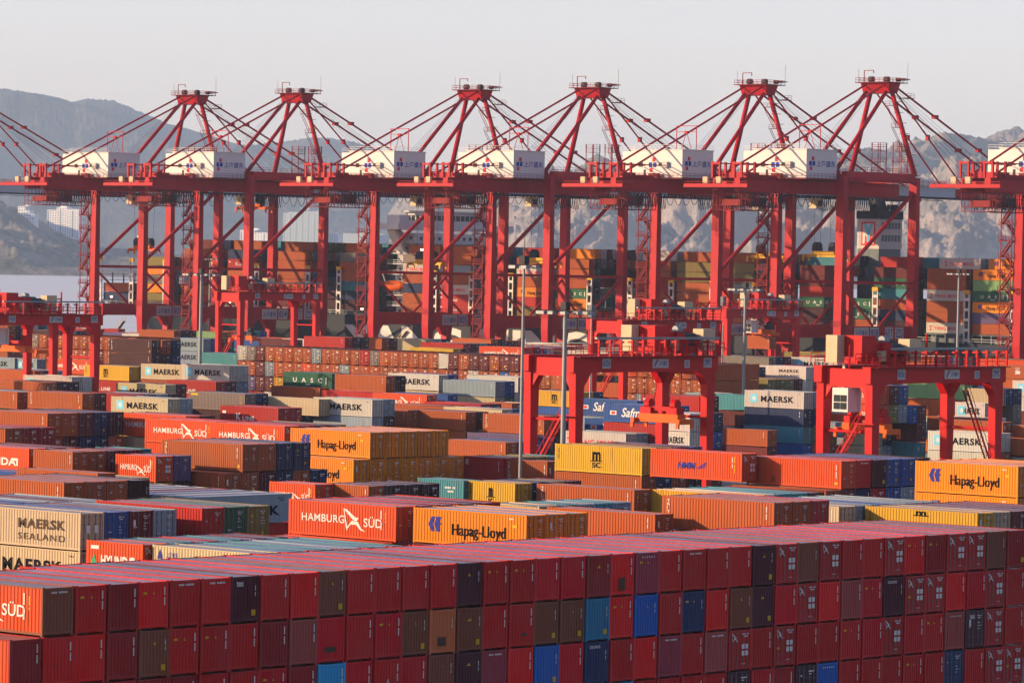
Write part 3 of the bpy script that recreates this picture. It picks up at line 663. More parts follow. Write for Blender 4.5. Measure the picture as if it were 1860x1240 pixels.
    b = MB(); b.box(hx0+4.2, hx1, hy0, hy1, hz0, hz1); b.box(hx0, hx0+4.2, hy0+1.2, hy1, hz0, hz1-.25)
    b.box(hx0+4.0, hx1+.2, hy0-.2, hy1+.2, hz1, hz1+.2)
    ch = []
    f = MB(); f.box(hx0+6.6, hx0+7.9, hy0-.07, hy0, 58.7, 59.8); f.box(hx0+13.2, hx0+14.3, hy0-.07, hy0, 58.9, 59.8); f.box(hx0+8.2, hx0+8.9, hy0-.07, hy0, 56.2, 58.0); ch.append(('window', f.mesh('window', M['glass'])))
    f = MB(); f.box(hx0+15.0, hx0+16.6, hy0-.9, hy0, 58.6, 60.0); ch.append(('air_conditioner', f.mesh('air_conditioner', M['offwhite'])))
    def emblem(fl, x, z, s):
        fl.rect('letter_blue', x, x+s*.9, z, z+s); fl.rect('letter_blue', x+s*1.15, x+s*2.05, z, z+s); fl.rect('letter_red', x+s*.9, x+s*1.75, z+s*1.15, z+s*2.0); fl.rect('letter_red', x+s*.2, x+s*1.05, z-s*1.0, z-s*.15)
    f = Flat(); emblem(f, 0, 0, 1.25); ch.append(('emblem', f.mesh('emblem', (hx0+9.9, hy0, 58.6), 'x', .04)))
    f = Flat(); emblem(f, 0, 0, 1.15); f.text('SHD', 'letter_blue', 3.0, -.15, h=1.5, w=7.4); ch.append(('lettering', f.mesh('lettering', (hx1, hy0+1.1, 59.0), 'y', .04)))
    f = MB(); f.rail((hx0+4.2, hy0, hz1+.2), (hx1, hy0, hz1+.2), 1.1, 1.6, .04); f.rail((hx1, hy0, hz1+.2), (hx1, hy1, hz1+.2), 1.1, 1.6, .04); f.rail((hx0, hy0+1.2, hz1-.2), (hx0+4.2, hy0+1.2, hz1-.2), 1.1, 1.4, .04); ch.append(('railing', f.mesh('railing', M['white'])))
    P.append(('machine_house', b.mesh('machine_house', M['white']), ch))
    b = MB(); b.box(hx0-1.5, hx1+1.5, hy0-1.6, hy1+.4, 55.62, 55.95)
    for p_, q_ in (((hx0-1.4, hy0-1.5), (hx1+1.4, hy0-1.5)), ((hx1+1.4, hy0-1.5), (hx1+1.4, hy1))): b.rail((*p_, 55.95), (*q_, 55.95), 1.1, 1.5, .045)
    b.box(hx0+5.6, hx0+9.6, hy0-1.4, hy0-.4, 55.95, 56.7); b.box(hx0+11, hx0+14, hy0-1.5, hy0-.4, 55.95, 57.0)
    P.append(('house_platform', b.mesh('house_platform', M['darkred'])))
    b = MB()
    for x in (12.4, 19.0): b.tube((x, -7, 63.2), (x, -7, 69.3), .12, 4)
    b.tube((12.2, -7, 69.3), (19.2, -7, 69.3), .12, 4); b.tube((12.4, -7, 67.8), (19.0, -7, 67.8), .1, 4); b.tube((15.7, -7, 67.8), (14, -7, 63.2), .08, 4); b.tube((15.7, -7, 67.8), (17.4, -7, 63.2), .08, 4); b.box(15.2, 16.2, -7.3, -6.7, 67.3, 68.0)
    P.append(('service_hoist', b.mesh('service_hoist', red)))
    # back end of the girders
    b = MB(); b.box(0, CW-1, -36.5, -33.1, 53.0, 53.3); b.box(-.2, CW-.8, -36.7, -36.5, 53.0, 53.8)
    b.rail((0, -36.4, 53.3), (CW-1, -36.4, 53.3), 1.1, 1.8, .05)
    P.append(('end_platform', b.mesh('end_platform', M['red'])))
    b = MB()
    for x in (gx[0]-1.2, gx[0]+1.1, gx[1]-1.1, gx[1]+1.2):
        b.box(x-.28, x+.28, -33, -32.5, 55.4, 59.4); b.box(x-.28, x+.28, -28, -27.5, 55.4, 59.4); b.tube((x, -32.8, 59.0), (x, -14, 59.0), .14, 4)
    for x in gx: b.box(x-1.5, x+1.5, -33.2, -32.4, 58.7, 59.2)
    b.box(gx[0]-.5, gx[1]+.5, -30, -25, 55.45, 56.9); b.box(gx[0]+1, gx[1]-1, -24, -16, 55.45, 56.4)
    P.append(('boom_hoist_frame', b.mesh('boom_hoist_frame', red)))
    for y, x in ((-35.6, 5.0), (-35.4, 9.0)):
        b = MB(); b.box(x, x+1.5, y, y+.8, 54.0, 55.6); P.append(('control_cabinet', b.mesh('control_cabinet', M['cream'])))
    # catwalk cage and festoon under the girders
    b = MB()
    for x in (gx[0]-.6, gx[1]+.6):
        for z in (47.6, 48.7, 50.6, 52.0): b.tube((x, -33, z), (x, -17, z), .10, 4)
        for y in np.arange(-33, -16.9, 1.33): b.tube((x, y, 47.6), (x, y, 52.1), .09, 4)
    b.box(gx[0]-.6, gx[1]+.6, -32.8, -17.2, 47.5, 47.62); b.box(gx[0]+.5, gx[1]-.5, -31, -28.5, 48.7, 50.2); b.box(gx[0]+1, gx[1], -24, -21.5, 48.7, 50.9)
    for y in (-33, -17): b.tube((gx[0]-.6, y, 48.7), (gx[1]+.6, y, 48.7), .1, 4)
    P.append(('service_cage', b.mesh('service_cage', M['darkred'])))
    b = MB(); rr = random.Random(2)
    b.tube((gx[1]+1.2, -30, 51.7), (gx[1]+1.2, CG+20, 51.7), .12, 4)
    y = -29.0
    while y < CG+2:
        wd = .9 if y < -14 or 8 < y < 18 else 3.2
        dz = 2.6+rr.uniform(-.3, .5) if wd > 2 else 3.4+rr.uniform(-.4, .3)
        for xx in ((gx[1]+1.2,) if wd > 2 else (gx[1]+1.2, gx[0])): b.line([(xx, y+wd*k/6, 51.6-dz*math.sin(math.pi*k/6)**.7) for k in range(7)], .075, 4)
        y += wd
    tag_f = b.mesh('festoon_cable', M['cable']); P.append(('festoon_cable', tag_f))
    b = MB()
    for y in np.arange(-28, CG, 1.5): b.box(gx[1]+1.05, gx[1]+1.35, y, y+.25, 51.0, 51.8)
    P.append(('cable_trolley', b.mesh('cable_trolley', M['dark'])))
    # stair tower on the landside leg
    b = MB(); zz = 5.0; k = 0
    while zz < 50:
        x0, x1 = (-4.6, -1.5)
        b.box(-5.4, -1.25, -1.6, 1.4, zz, zz+.2); b.box(-4.9, -4.7, -1.6, 1.4, zz, zz+.35)
        a_, c_ = ((x0, x1) if k % 2 == 0 else (x1, x0)); yy = -1.2 if k % 2 == 0 else .9
        for o_ in (0, .7):
            b.beam((a_, yy+o_*.6, zz+.1), (c_, yy+o_*.6, zz+4.0), .34, .22); b.beam((a_, yy+o_*.6, zz+1.2), (c_, yy+o_*.6, zz+5.1), .14, .14)
        for q in range(5): b.tube((a_+(c_-a_)*q/4, yy, zz+.1+3.9*q/4), (a_+(c_-a_)*q/4, yy, zz+1.2+3.9*q/4), .08, 3)
        b.rail((-5.3, -1.5, zz+.1), (-5.3, 1.3, zz+.1), 1.2, .9, .07, 3); b.rail((-5.3, -1.5, zz+.1), (-1.3, -1.5, zz+.1), 1.2, 1.0, .07, 3); b.beam((-5.4, -1.4, zz), (-3.4, -1.4, zz-1.6), .1, .1)
        zz += 4.0; k += 1
    for x in (-4.7, -1.6): b.tube((x, -1.4, 3), (x, -1.4, 52), .13, 4)
    P.append(('stairway', b.mesh('stairway', M['darkred'])))
    b = MB()
    for q in range(9): b.tube((CW+1.25, -.3, 3+2*q), (CW+1.25, .3, 3+2*q), .05, 3)
    for yy in (-.35, .35): b.tube((CW+1.3, yy, 2), (CW+1.3, yy, 20), .06, 3)
    b.box(CW-1.6, CW+1.8, -1.4, -.8, 19.3, 19.45); b.rail((CW-1.6, -1.4, 19.45), (CW+1.8, -1.4, 19.45), 1.1, 1.1, .05)
    P.append(('ladder', b.mesh('ladder', M['darkred'])))
    b = MB()                                         # ladders and landings up the apex leg on the right
    A = Vector((CW, CG, 57.5)); Bq = Vector((ax[1], ay+.4, az-1))
    for q in (.28, .55, .8): v = A.lerp(Bq, q); b.box(v.x-2.6, v.x+.2, v.y-.9, v.y+1.1, v.z, v.z+.12); b.rail((v.x-2.6, v.y-.9, v.z), (v.x, v.y-.9, v.z), 1.1, 1.0, .05)
    for q0, q1 in ((0, .28), (.28, .55), (.55, .8)):
        v = A.lerp(Bq, q0); u_ = A.lerp(Bq, q1)
        for o_ in (-.5, .2): b.beam((v.x-.9, v.y+o_-.5, v.z), (u_.x-2.4, u_.y+o_-.5, u_.z), .12, .1)
    for q in np.arange(0, 1, .12): v = A.lerp(Bq, q); b.box(v.x-.7, v.x+1.5, v.y-.8, v.y+.8, v.z, v.z+.1)
    P.append(('apex_ladder', b.mesh('apex_ladder', M['darkred'])))
    for x in gx:
        b = MB()
        for dx in (-1.3, 1.3):
            for dy in (-1.3, 1.3): b.tube((x+dx, CG+3+dy, 55.5), (x+dx, CG+3+dy, 66.2), .11, 4)
        for z in (58.5, 61.2, 64.0, 65.1): b.box(x-1.4, x+1.4, CG+1.6, CG+4.4, z, z+.1); b.rail((x-1.4, CG+1.6, z), (x+1.4, CG+1.6, z), 1.1, 1.4, .05); b.rail((x+1.4, CG+1.6, z), (x+1.4, CG+4.4, z), 1.1, 1.4, .05)
        P.append(('hinge_tower', b.mesh('hinge_tower', M['darkred'])))
    f = Flat(); f.rect('offwhite', 0, 6.0, 0, 2.9); f.text('SHD', 'letter_blue', .5, .75, h=1.35, w=5.0, lift=.02)
    P.append(('name_sign', f.mesh('name_sign', (CW+.7, 5.1, 16.15), 'y', .05)))
    f = Flat(); f.rect('offwhite', 0, 3.4, 0, 2.9); f.text('65T', 'letter_blue', .25, .45, h=2.0, w=2.9, lift=.02); f.rect('offwhite', 4.1, 7.7, 0, 2.9); f.text('ZPMC', 'letter_blue', 4.4, 1.1, h=1.4, w=3.0, lift=.02); f.rect('letter_blue', 4.6, 7.2, .45, .75, .02)
    P.append(('maker_sign', f.mesh('maker_sign', (CW+.7, 17.9, 16.15), 'y', .05)))
    return P
def trolley_parts(y, hz, col, beams=12.2):
    """trolley, driver's cab, ropes and spreader; y along the girder, hz height of the spreader"""
    P = []; cx = CW/2
    b = MB(); b.box(cx-4.4, cx+4.4, y-3, y+3, 55.6, 57.0); b.box(cx-3.6, cx+3.6, y-4.2, y+4.2, 51.2, 51.9); b.rail((cx+3.6, y-4.2, 51.9), (cx+3.6, y+4.2, 51.9), 1.0, 1.2, .05); P.append(('trolley', b.mesh('trolley', M['dark']), []))
    b = MB(); b.box(cx+1.0, cx+3.2, y-8.2, y-5.4, 48.6, 51.4); w_ = MB(); w_.box(cx+1.2, cx+3.0, y-5.4, y-5.32, 48.9, 50.6); w_.box(cx+3.2, cx+3.27, y-7.6, y-5.8, 49.2, 50.6)
    P.append(('driver_cab', b.mesh('driver_cab', M['cream']), [('window', w_.mesh('window', M['glass']))]))
    b = MB()
    for dx in (-2.6, 2.6):
        for dy in (-1.1, 1.1): b.tube((cx+dx, y+dy, hz+2.6), (cx+dx, y+dy*1.6, 51.2), .05, 3)
    P.append(('hoist_rope', b.mesh('hoist_rope', M['rope']), []))
    b = MB(); b.box(cx-beams/2, cx+beams/2, y-.35, y+.35, hz, hz+.75); b.box(cx-3.4, cx+3.4, y-1.0, y+1.0, hz+.75, hz+1.5)
    for s in (-1, 1):
        b.box(cx+s*beams/2-.3, cx+s*beams/2+.3, y-1.25, y+1.25, hz-.1, hz+.6)
        for q in (-1, 1): b.box(cx+s*beams/2-.25, cx+s*beams/2+.25, y+q*1.25-.15, y+q*1.25+.15, hz-1.0, hz)
    hb = MB()
    for s in (-2.6, 2.6): hb.tube((cx+s-.8, y, hz+2.6), (cx+s+.8, y, hz+2.6), 1.15, 10); hb.box(cx+s-1.1, cx+s+1.1, y-.8, y+.8, hz+1.5, hz+2.3)
    P.append(('spreader', b.mesh('spreader', M[col]), [('headblock', hb.mesh('headblock', M['dark']))]))
    return P
def add_parts(parts, root):
    for q in parts:
        o = link(q[0], q[1], root)
        for c in (q[2] if len(q) > 2 else []): link(c[0], c[1], o)
CP = crane_parts()
# crane: x of its landside leg on the quay, spreader colour, trolley place along the girder, spreader height
QC = [(802, -1019.0, 'yellow', 12, 40), (803, -918.3, 'orange', 10, 35.0), (804, -874.4, 'orange', 12, 47.5), (805, -804.1, 'yellow', 10.3, 32.5), (806, -760.5, 'yellow', 9.0, 33.5), (807, -702.7, 'yellow', 34.0, 36.0),
      (808, -662.7, 'yellow', 7.0, 36.5), (809, -587.6, 'orange', 40, 42)]
for num, x, colr, ty, hz in QC:
    lab = {802: 'quay crane beyond the left edge, only its pale boom and stays in view', 809: 'red quay crane cut off by the right edge, its stair tower in view'}.get(num,
        'red quay crane number %d, %s' % (num, {803: 'leftmost one fully in view', 804: 'second from the left', 805: 'third from the left, left of the wide gap', 806: 'fourth from the left', 807: 'fifth from the left', 808: 'rightmost one fully in view'}.get(num, '')))
    c = thing('quay_crane', lab, 'crane', (x, 829.95, 0), 0, 'row of red quay cranes along the berth')
    add_parts(CP, c)
    f = Flat(); f.rect('offwhite', 0, 3.7, 0, 2.9); f.text(str(num), 'letter_blue', .3, .5, h=1.95, w=3.1, lift=.02)
    link('number_sign', f.mesh('number_sign', (CW+.7, 11.6, 16.15), 'y', .05), c)
    add_parts(trolley_parts(ty, hz, colr, 12.2 if num != 803 else 11.0), c)
    if num in (803, 805):
        b = MB(); b.box(CW/2-1.0, CW/2+.2, ty-1.6, ty-1.2, hz+3.9, hz+4.4); b.box(CW/2+.9, CW/2+2.1, ty-1.6, ty-1.2, hz+3.9, hz+4.4); b.build('spreader_light', M['lamp'], c)
b = MB()
for x in (806, 808):
    pass
# ---------------------------------------------------------------- yard gantry cranes
def gantry(label, u, v, H, tonnes, ty, hz, cab=True, load=None, scol='orange', Lh=3.5, W=6.9, Sp=23.47, mach=True, far=False):
    t = thing('gantry_crane', label, 'gantry crane', (u, v, 0), 0, 'red rubber tyred gantry cranes in the yard')
    red = M['rtgred']; zb = H-1.75
    for x in (0, W):
        for y in (0, Sp):
            b = MB(); s = 1 if y == 0 else -1; a = .56
            low = [(x-a*.9, y-.42, 1.5), (x+a*.9, y-.42, 1.5), (x+a*.9, y+.42, 1.5), (x-a*.9, y+.42, 1.5)]
            top = [(x-a*.9, y-.75, zb-.4), (x+a*.9, y-.75, zb-.4), (x+a*.9, y+.75, zb-.4), (x-a*.9, y+.75, zb-.4)]
            b.hexa(low, top); b.box(x-a*.9, x+a*.9, y-.76, y+.76, zb-.4, H-.1)
            if x == 0 or not far: b.hexa([(x-.5, y+s*.7, zb-1.6), (x+.5, y+s*.7, zb-1.6), (x+.5, y+s*.75, zb-1.6), (x-.5, y+s*.75, zb-1.6)] if s > 0 else [(x-.5, y-.75, zb-1.6), (x+.5, y-.75, zb-1.6), (x+.5, y-.7, zb-1.6), (x-.5, y-.7, zb-1.6)],
                [(x-.5, y+s*.7, zb), (x+.5, y+s*.7, zb), (x+.5, y+s*2.0, zb), (x-.5, y+s*2.0, zb)] if s > 0 else [(x-.5, y-2.0, zb), (x+.5, y-2.0, zb), (x+.5, y-.7, zb), (x-.5, y-.7, zb)])
            b.build('leg', red, t)
        b = MB(); b.box(x-.55, x+.55, -1.2, Sp+1.2, zb, H); b.box(x-.62, x+.62, -1.2, Sp+1.2, H, H+.12); b.build('girder', red, t)
    for y in (0, Sp):
        b = MB(); b.box(.52, W-.52, y-.5, y+.5, H-2.2, H-.15)
        for s in (0, 1):
            xx = .5 if s == 0 else W-.5; d = 1.0 if s == 0 else -1.0
            q = [(xx, y-.55, H-3.6), (xx+d*.05, y-.55, H-3.6), (xx+d*.05, y+.55, H-3.6), (xx, y+.55, H-3.6)]; p = [(xx, y-.5, H-2.2), (xx+d, y-.5, H-2.2), (xx+d, y+.5, H-2.2), (xx, y+.5, H-2.2)]
            b.hexa(q, p)
        b.build('end_frame', red, t)
        b = MB(); b.tube((.5, y, H-7.2), (W-.5, y, H-7.2), .18, 8); b.build('tie_bar', red, t)
        b = MB(); b.box(-1.4, W+1.4, y-.45, y+.45, 1.2, 2.4); b.build('sill_beam', red, t)
        for x in (-.9, .9, W-.9, W+.9):
            b = MB(); b.tube((x, y-.3, .78), (x, y+.3, .78), .76, 14); b.build('wheel', M['dark'], t)
    b = MB()                                          # railings and the pale conductor guard on the girder
    b.rail((W+.62, -1, H+.12), (W+.62, Sp+1, H+.12), 1.1, 1.3, .05); b.rail((-.6, -1, H+.12), (-.6, Sp+1, H+.12), 1.1, 1.6, .05)
    b.build('railing', M['rtgred'], t)
    y0, y1 = (2.0, Sp+.6)
    b = MB(); b.box(W+.9, W+1.25, y0, y1, H+2.05, H+2.3); b.build('conductor_guard', M['steel'], t)
    b = MB()
    for y in np.arange(y0+.6, y1, 1.95): b.box(W+.9, W+1.15, y-.08, y+.08, H+.1, H+2.0); b.box(W+.5, W+1.3, y-.22, y+.22, H+1.62, H+1.82)
    tag(b.build('guard_post', red, t), kind='stuff')
    b = MB(); b.box(W+.6, W+1.4, -1, Sp+1, H-.02, H+.06); b.build('walkway', M['darkred'], t)
    # stair
    b = MB(); P = [((-.2, 2.0), (W*.75, 11.0)), ((W*.75, 11.0), (.8, H-6))] if not far else [((.2, 8.0), (W*.8, 17.0))]
    ys = 0
    for (xa, za), (xb, zb_) in (((W*.7, 2.6), (1.0, 9.4)), ((1.0, 9.4), (W*.85, 16.6))):
        for o in (-.35, .35):
            b.beam((xa, ys-.9+o, za), (xb, ys-.9+o, zb_), .12, .22); b.beam((xa, ys-.9+o, za+1.1), (xb, ys-.9+o, zb_+1.1), .06, .06)
        n = 9
        for i in range(n+1): q = i/n; b.tube((xa+(xb-xa)*q, ys-1.25, za+(zb_-za)*q), (xa+(xb-xa)*q, ys-1.25, za+(zb_-za)*q+1.1), .04, 3); b.box(xa+(xb-xa)*q-.15, xa+(xb-xa)*q+.15, ys-1.2, ys-.6, za+(zb_-za)*q-.03, za+(zb_-za)*q+.03)
    b.box(0, 1.6, ys-1.5, ys-.5, 9.3, 9.42); b.box(W*.8, W+1.3, ys-1.5, ys-.5, 16.5, 16.62); b.rail((0, ys-1.5, 9.42), (1.6, ys-1.5, 9.42), 1.1, .8, .04)
    b.build('stairway', red, t)
    b = MB()
    for (ya, za), (yb, zb_) in (((Sp-7.5, H-2.6), (Sp-2.6, 11.6)), ((Sp-2.6, 11.6), (Sp-6.6, 4.2))):
        for o in (-.3, .3):
            b.beam((W+1.1+o, ya, za), (W+1.1+o, yb, zb_), .1, .2); b.beam((W+1.1+o, ya, za+1.1), (W+1.1+o, yb, zb_+1.1), .05, .05)
        for i in range(17): q = i/16; b.box(W+.8, W+1.4, ya+(yb-ya)*q-.14, ya+(yb-ya)*q+.14, za+(zb_-za)*q-.03, za+(zb_-za)*q+.03)
    if tonnes == '60t' and 'white cab' in label: b.build('side_stair', M['darkred'], t)
    # signs on the girder
    def sign(name, y, wd, hh, key, mt):
        f = Flat(); f.rect('offwhite', 0, wd, 0, hh)
        if key == 'LOGO':
            for a, c, m_ in ((.45, .45, 'letter_blue'), (.62, .72, 'letter_blue'), (.35, .18, 'letter_red'), (.75, .95, 'letter_red')): f.rect(m_, a, a+.24, hh*c*.8, hh*c*.8+.22, .02)
            f.text('SHD', 'letter_blue', 1.2, hh*.28, h=hh*.45, w=wd-1.5, lift=.02)
        elif key == 'BOX':
            f.rect('letter_blue', wd*.2, wd*.8, hh*.2, hh*.3, .02); f.rect('letter_blue', wd*.2, wd*.8, hh*.45, hh*.55, .02); f.rect('letter_blue', wd*.2, wd*.8, hh*.7, hh*.8, .02)
        else: f.text(key, mt, wd*.1, hh*.2, h=hh*.6, w=wd*.8, lift=.02)
        link(name, f.mesh(name, (W+.55, y, H-1.3), 'y', .06), t)
    sign('load_sign', 3.7, 1.5, 1.15, tonnes, 'letter_blue'); sign('logo_sign', 12.6, 2.9, 1.05, 'LOGO', None); sign('small_sign', 18.4, .95, .9, 'BOX', None); sign('maker_sign', 21.9, 1.5, 1.15, 'ZPMC', 'letter_blue')
    # trolley
    if mach:
        b = MB(); b.box(.2, W-.2, ty-2.6, ty+2.6, H+.35, H+.75); b.box(.6, W-.6, ty-2.3, ty+2.3, H+.75, H+1.1)
        tr = b.build('trolley', M['rtgred'], t)
        b = MB(); b.box(W-3.4, W-.9, ty-4.6, ty-2.0, H+1.2, H+3.6); b.build('hoist_motor', M['rtgred'], tr)
        b = MB(); b.box(W-2.8, W-1.0, ty-2.0, ty-.2, H+1.1, H+2.9); b.tube((W-3.5, ty-.2, H+2), (W-.6, ty-.2, H+2), .9, 12); b.build('gearbox', M['rtgred'], tr)
        b = MB(); b.tube((2.8, ty+.2, H+1.9), (2.8, ty+4.2, H+1.9), 1.05, 16); b.tube((W-2.2, ty+.2, H+1.8), (W-2.2, ty+4.0, H+1.8), .9, 16); tag(b.build('rope_drum', M['dark'], tr), kind='stuff')
        b = MB(); b.box(W-2.6, W-1.0, ty+4.4, ty+6.6, H+.7, H+3.2); b.box(W-.9, W-.2, ty-1.8, ty-1.0, H+.3, H+1.9); b.box(2, 3.6, ty-6, ty-4.7, H+.5, H+3.6); tag(b.build('electric_cabinet', M['cream'], tr), kind='stuff')
        b = MB(); b.tube((W-1.2, ty-.6, H+3.1), (W-1.2, ty+.3, H+3.1), .48, 10); b.build('blower', M['steel'], tr)
        b = MB(); b.rail((W-.3, ty-6.5, H+.5), (W-.3, ty+7.5, H+.5), 1.1, 1.0, .05); b.rail((.3, ty-6.5, H+.5), (.3, ty+7.5, H+.5), 1.1, 1.2, .05); b.tube((W-1, ty+7.6, H), (W-1, ty+7.6, H+3.8), .14, 5); b.tube((W-1, ty-6.7, H), (W-1, ty-6.7, H+2.6), .12, 5); b.build('railing', M['rtgred'], tr)
    if cab:
        b = MB(); cy = ty-3.9; b.box(W*.32, W*.32+2.2, cy-1.0, cy+1.3, H-5.0, H-2.3); b.box(W*.32+.6, W*.32+.9, cy, cy+.3, H-2.3, H+.4); b.box(W*.32+2.2, W*.32+2.45, cy+.9, cy+1.15, H-4.9, H-2.2)
        c = b.build('driver_cab', M['white'], t)
        b = MB()
        for i in range(2):
            for j in range(2): b.box(W*.32+.25+i*.95, W*.32+1.05+i*.95, cy-1.08, cy-1.0, H-4.7+j*.85, H-3.95+j*.85)
        b.build('window', M['glass'], c)
    # spreader and ropes
    cy = ty; cx = W/2; b = MB()
    for dx in (-2, 2):
        for dy in (-.8, .8): b.tube((cx+dx, cy+dy, hz+2.3), (cx+dx*.8, cy+dy*2.2, H+.6), .04, 3)
    b.build('hoist_rope', M['rope'], t)
    sp = MB(); sp.box(cx-3.0, cx+3.0, cy-.75, cy+.75, hz+.15, hz+1.15); sp.box(cx-Lh, cx+Lh, cy-.32, cy+.32, hz+.1, hz+.65)
    for s in (-1, 1):
        sp.box(cx+s*Lh-.25, cx+s*Lh+.25, cy-1.3, cy+1.3, hz, hz+.6)
        for q in (-1, 1): sp.box(cx+s*Lh-.2, cx+s*Lh+.2, cy+q*1.3-.12, cy+q*1.3+.12, hz-.5, hz+.1)
    s_ = sp.build('spreader', M[scol], t)
    b = MB()
    for s in (-2, 2): b.tube((cx+s-.4, cy, hz+2.3), (cx+s+.4, cy, hz+2.3), .62, 10); b.box(cx+s-.8, cx+s+.8, cy-.7, cy+.7, hz+1.15, hz+1.9)
    b.box(cx-2.6, cx+2.6, cy-.3, cy+.3, hz+1.5, hz+2.0); tag(b.build('headblock', M['rtgred'] if not far else M['dark'], s_), kind='stuff')
    return t
gantry('right red gantry crane with a 60t sign and a white cab at its left end', -291.6, 374.4, 22.8, '60t', 3.6, 15.3)
gantry('central red gantry crane with a 60t sign and an orange spreader hanging inside', -322.1, 358.9, 23.2, '60t', 19.3, 15.2, cab=False)
gantry('red gantry crane at the left edge with a 40t sign and long orange spreader beam', -533.8, 453.2, 23.6, '40t', 9.0, 17.2, Lh=6.3)
gantry('small red gantry crane standing in front of the legs of quay crane 804', -670.6, 643.3, 26.0, '40t', 4.6, 15.3, far=True, cab=False)
gantry('red gantry crane directly behind the central 60t one, its upper beam just above it', -464.7, 533.1, 24.4, '40t', 12.5, 17.0, far=True)
gantry('far red gantry crane holding up a rust coloured container left of quay crane 808', -569.4, 688.6, 24.6, '40t', 16.0, 19.2, far=True)
gantry('red gantry crane hidden behind the left edge one, only its lit legs in view', -564.3, 470.9, 23.6, '40t', 4.0, 12.0, far=True)
# ---------------------------------------------------------------- light masts
def mast(label, px, py, h, r, cw, n=10):
    p = at(px, py, h); t = thing('light_mast', label, 'light mast', (p[0], p[1], 0))
    b = MB(); b.tube((0, 0, 0), (0, 0, h*.5), r*1.15, 12, r*.85); b.tube((0, 0, h*.5), (0, 0, h+.2), r*.85, 12, r*.6); b.build('pole', M['steel'], t, smooth=False)
    b = MB(); b.tube((0, 0, h+.2), (0, 0, h+4.2), .05, 4, .02); b.box(-.4, .4, -.4, .4, h+.2, h+1.1)
    for i in range(20):
        a, c = 2*math.pi*i/20, 2*math.pi*(i+1)/20; b.tube((math.cos(a)*cw*.32, math.sin(a)*cw*.32, h), (math.cos(c)*cw*.32, math.sin(c)*cw*.32, h), .07, 4)
    for i in range(8): a = 2*math.pi*i/8; b.tube((0, 0, h+.1), (math.cos(a)*cw*.48, math.sin(a)*cw*.48, h+.15), .06, 4)
    b.build('head_frame', M['dark'], t)
    for i in range(n):
        a = 2*math.pi*(i+.3)/n; b = MB(); x, y = math.cos(a)*cw*.46, math.sin(a)*cw*.46
        b.box(x-.38, x+.38, y-.32, y+.32, h-.28, h+.06); b.build('floodlight', M['steel'], t)
mast('nearer and thicker of the two light masts standing close together at the left', 366, 498, 30.3, .42, 7.0)
mast('farther, thinner of the two light masts at the left, its lamp ring higher', 382, 470, 33.0, .36, 5.0, 8)
mast('thin pale light mast with a small head beside the central gantry crane', 952, 483, 33.5, .21, 2.8, 6)
mast('thick grey light mast with a wide floodlight ring before the central gantry crane', 1027, 566, 28.4, .36, 6.2, 12)
mast('grey light mast standing before the olive container, right of centre', 1354, 525, 30.0, .33, 5.6)
mast('pale light mast in front of the ship at the right, behind the right gantry crane', 1742, 497, 33.0, .4, 5.4)
# small pole lamps on the quay side
for px, py, lab in ((1075, 556, 'slender pole beside the stairs of the gantry crane behind the mast'), (1314, 540, 'slender pole with a small blue box in front of the quay crane leg')):
    p = at(px, py, 27.0); t = thing('slender_pole', lab, 'pole', (p[0], p[1], 0)); b = MB(); b.tube((0, 0, 0), (0, 0, 27), .2, 8, .12); b.build('pole', M['steel'], t); b = MB(); b.box(-.4, .4, -.5, .5, 25.2, 27.2); b.build('box', M['hatch'], t)
# trucks on the quay road
for i, (px, lab) in enumerate(((1752, 'white yard truck cab on the quay road at the right, nearer the light mast'), (1775, 'white yard truck cab on the quay road at the right, nearer the last quay crane'))):
    p = at(px, 650, 3.0); s = 812.0/p[1]; t = thing('yard_truck', lab, 'truck', (p[0]*s, 812, 0)); b = MB(); b.box(-1.2, 1.2, -1.3, 1.3, .8, 3.2); c = b.build('cab', M['white'], t)
    b = MB(); b.box(-1.0, 1.0, -1.36, -1.3, 1.9, 2.9); b.build('windscreen', M['glass'], c); b = MB(); b.box(1.3, 9.5, -1.1, 1.1, .9, 1.3); b.build('chassis', M['dark'], t)
    for x in (-.4, 4.5, 7.5):
        b = MB(); b.tube((x, -1.2, .5), (x, 1.2, .5), .5, 10); b.build('wheel', M['dark'], t)
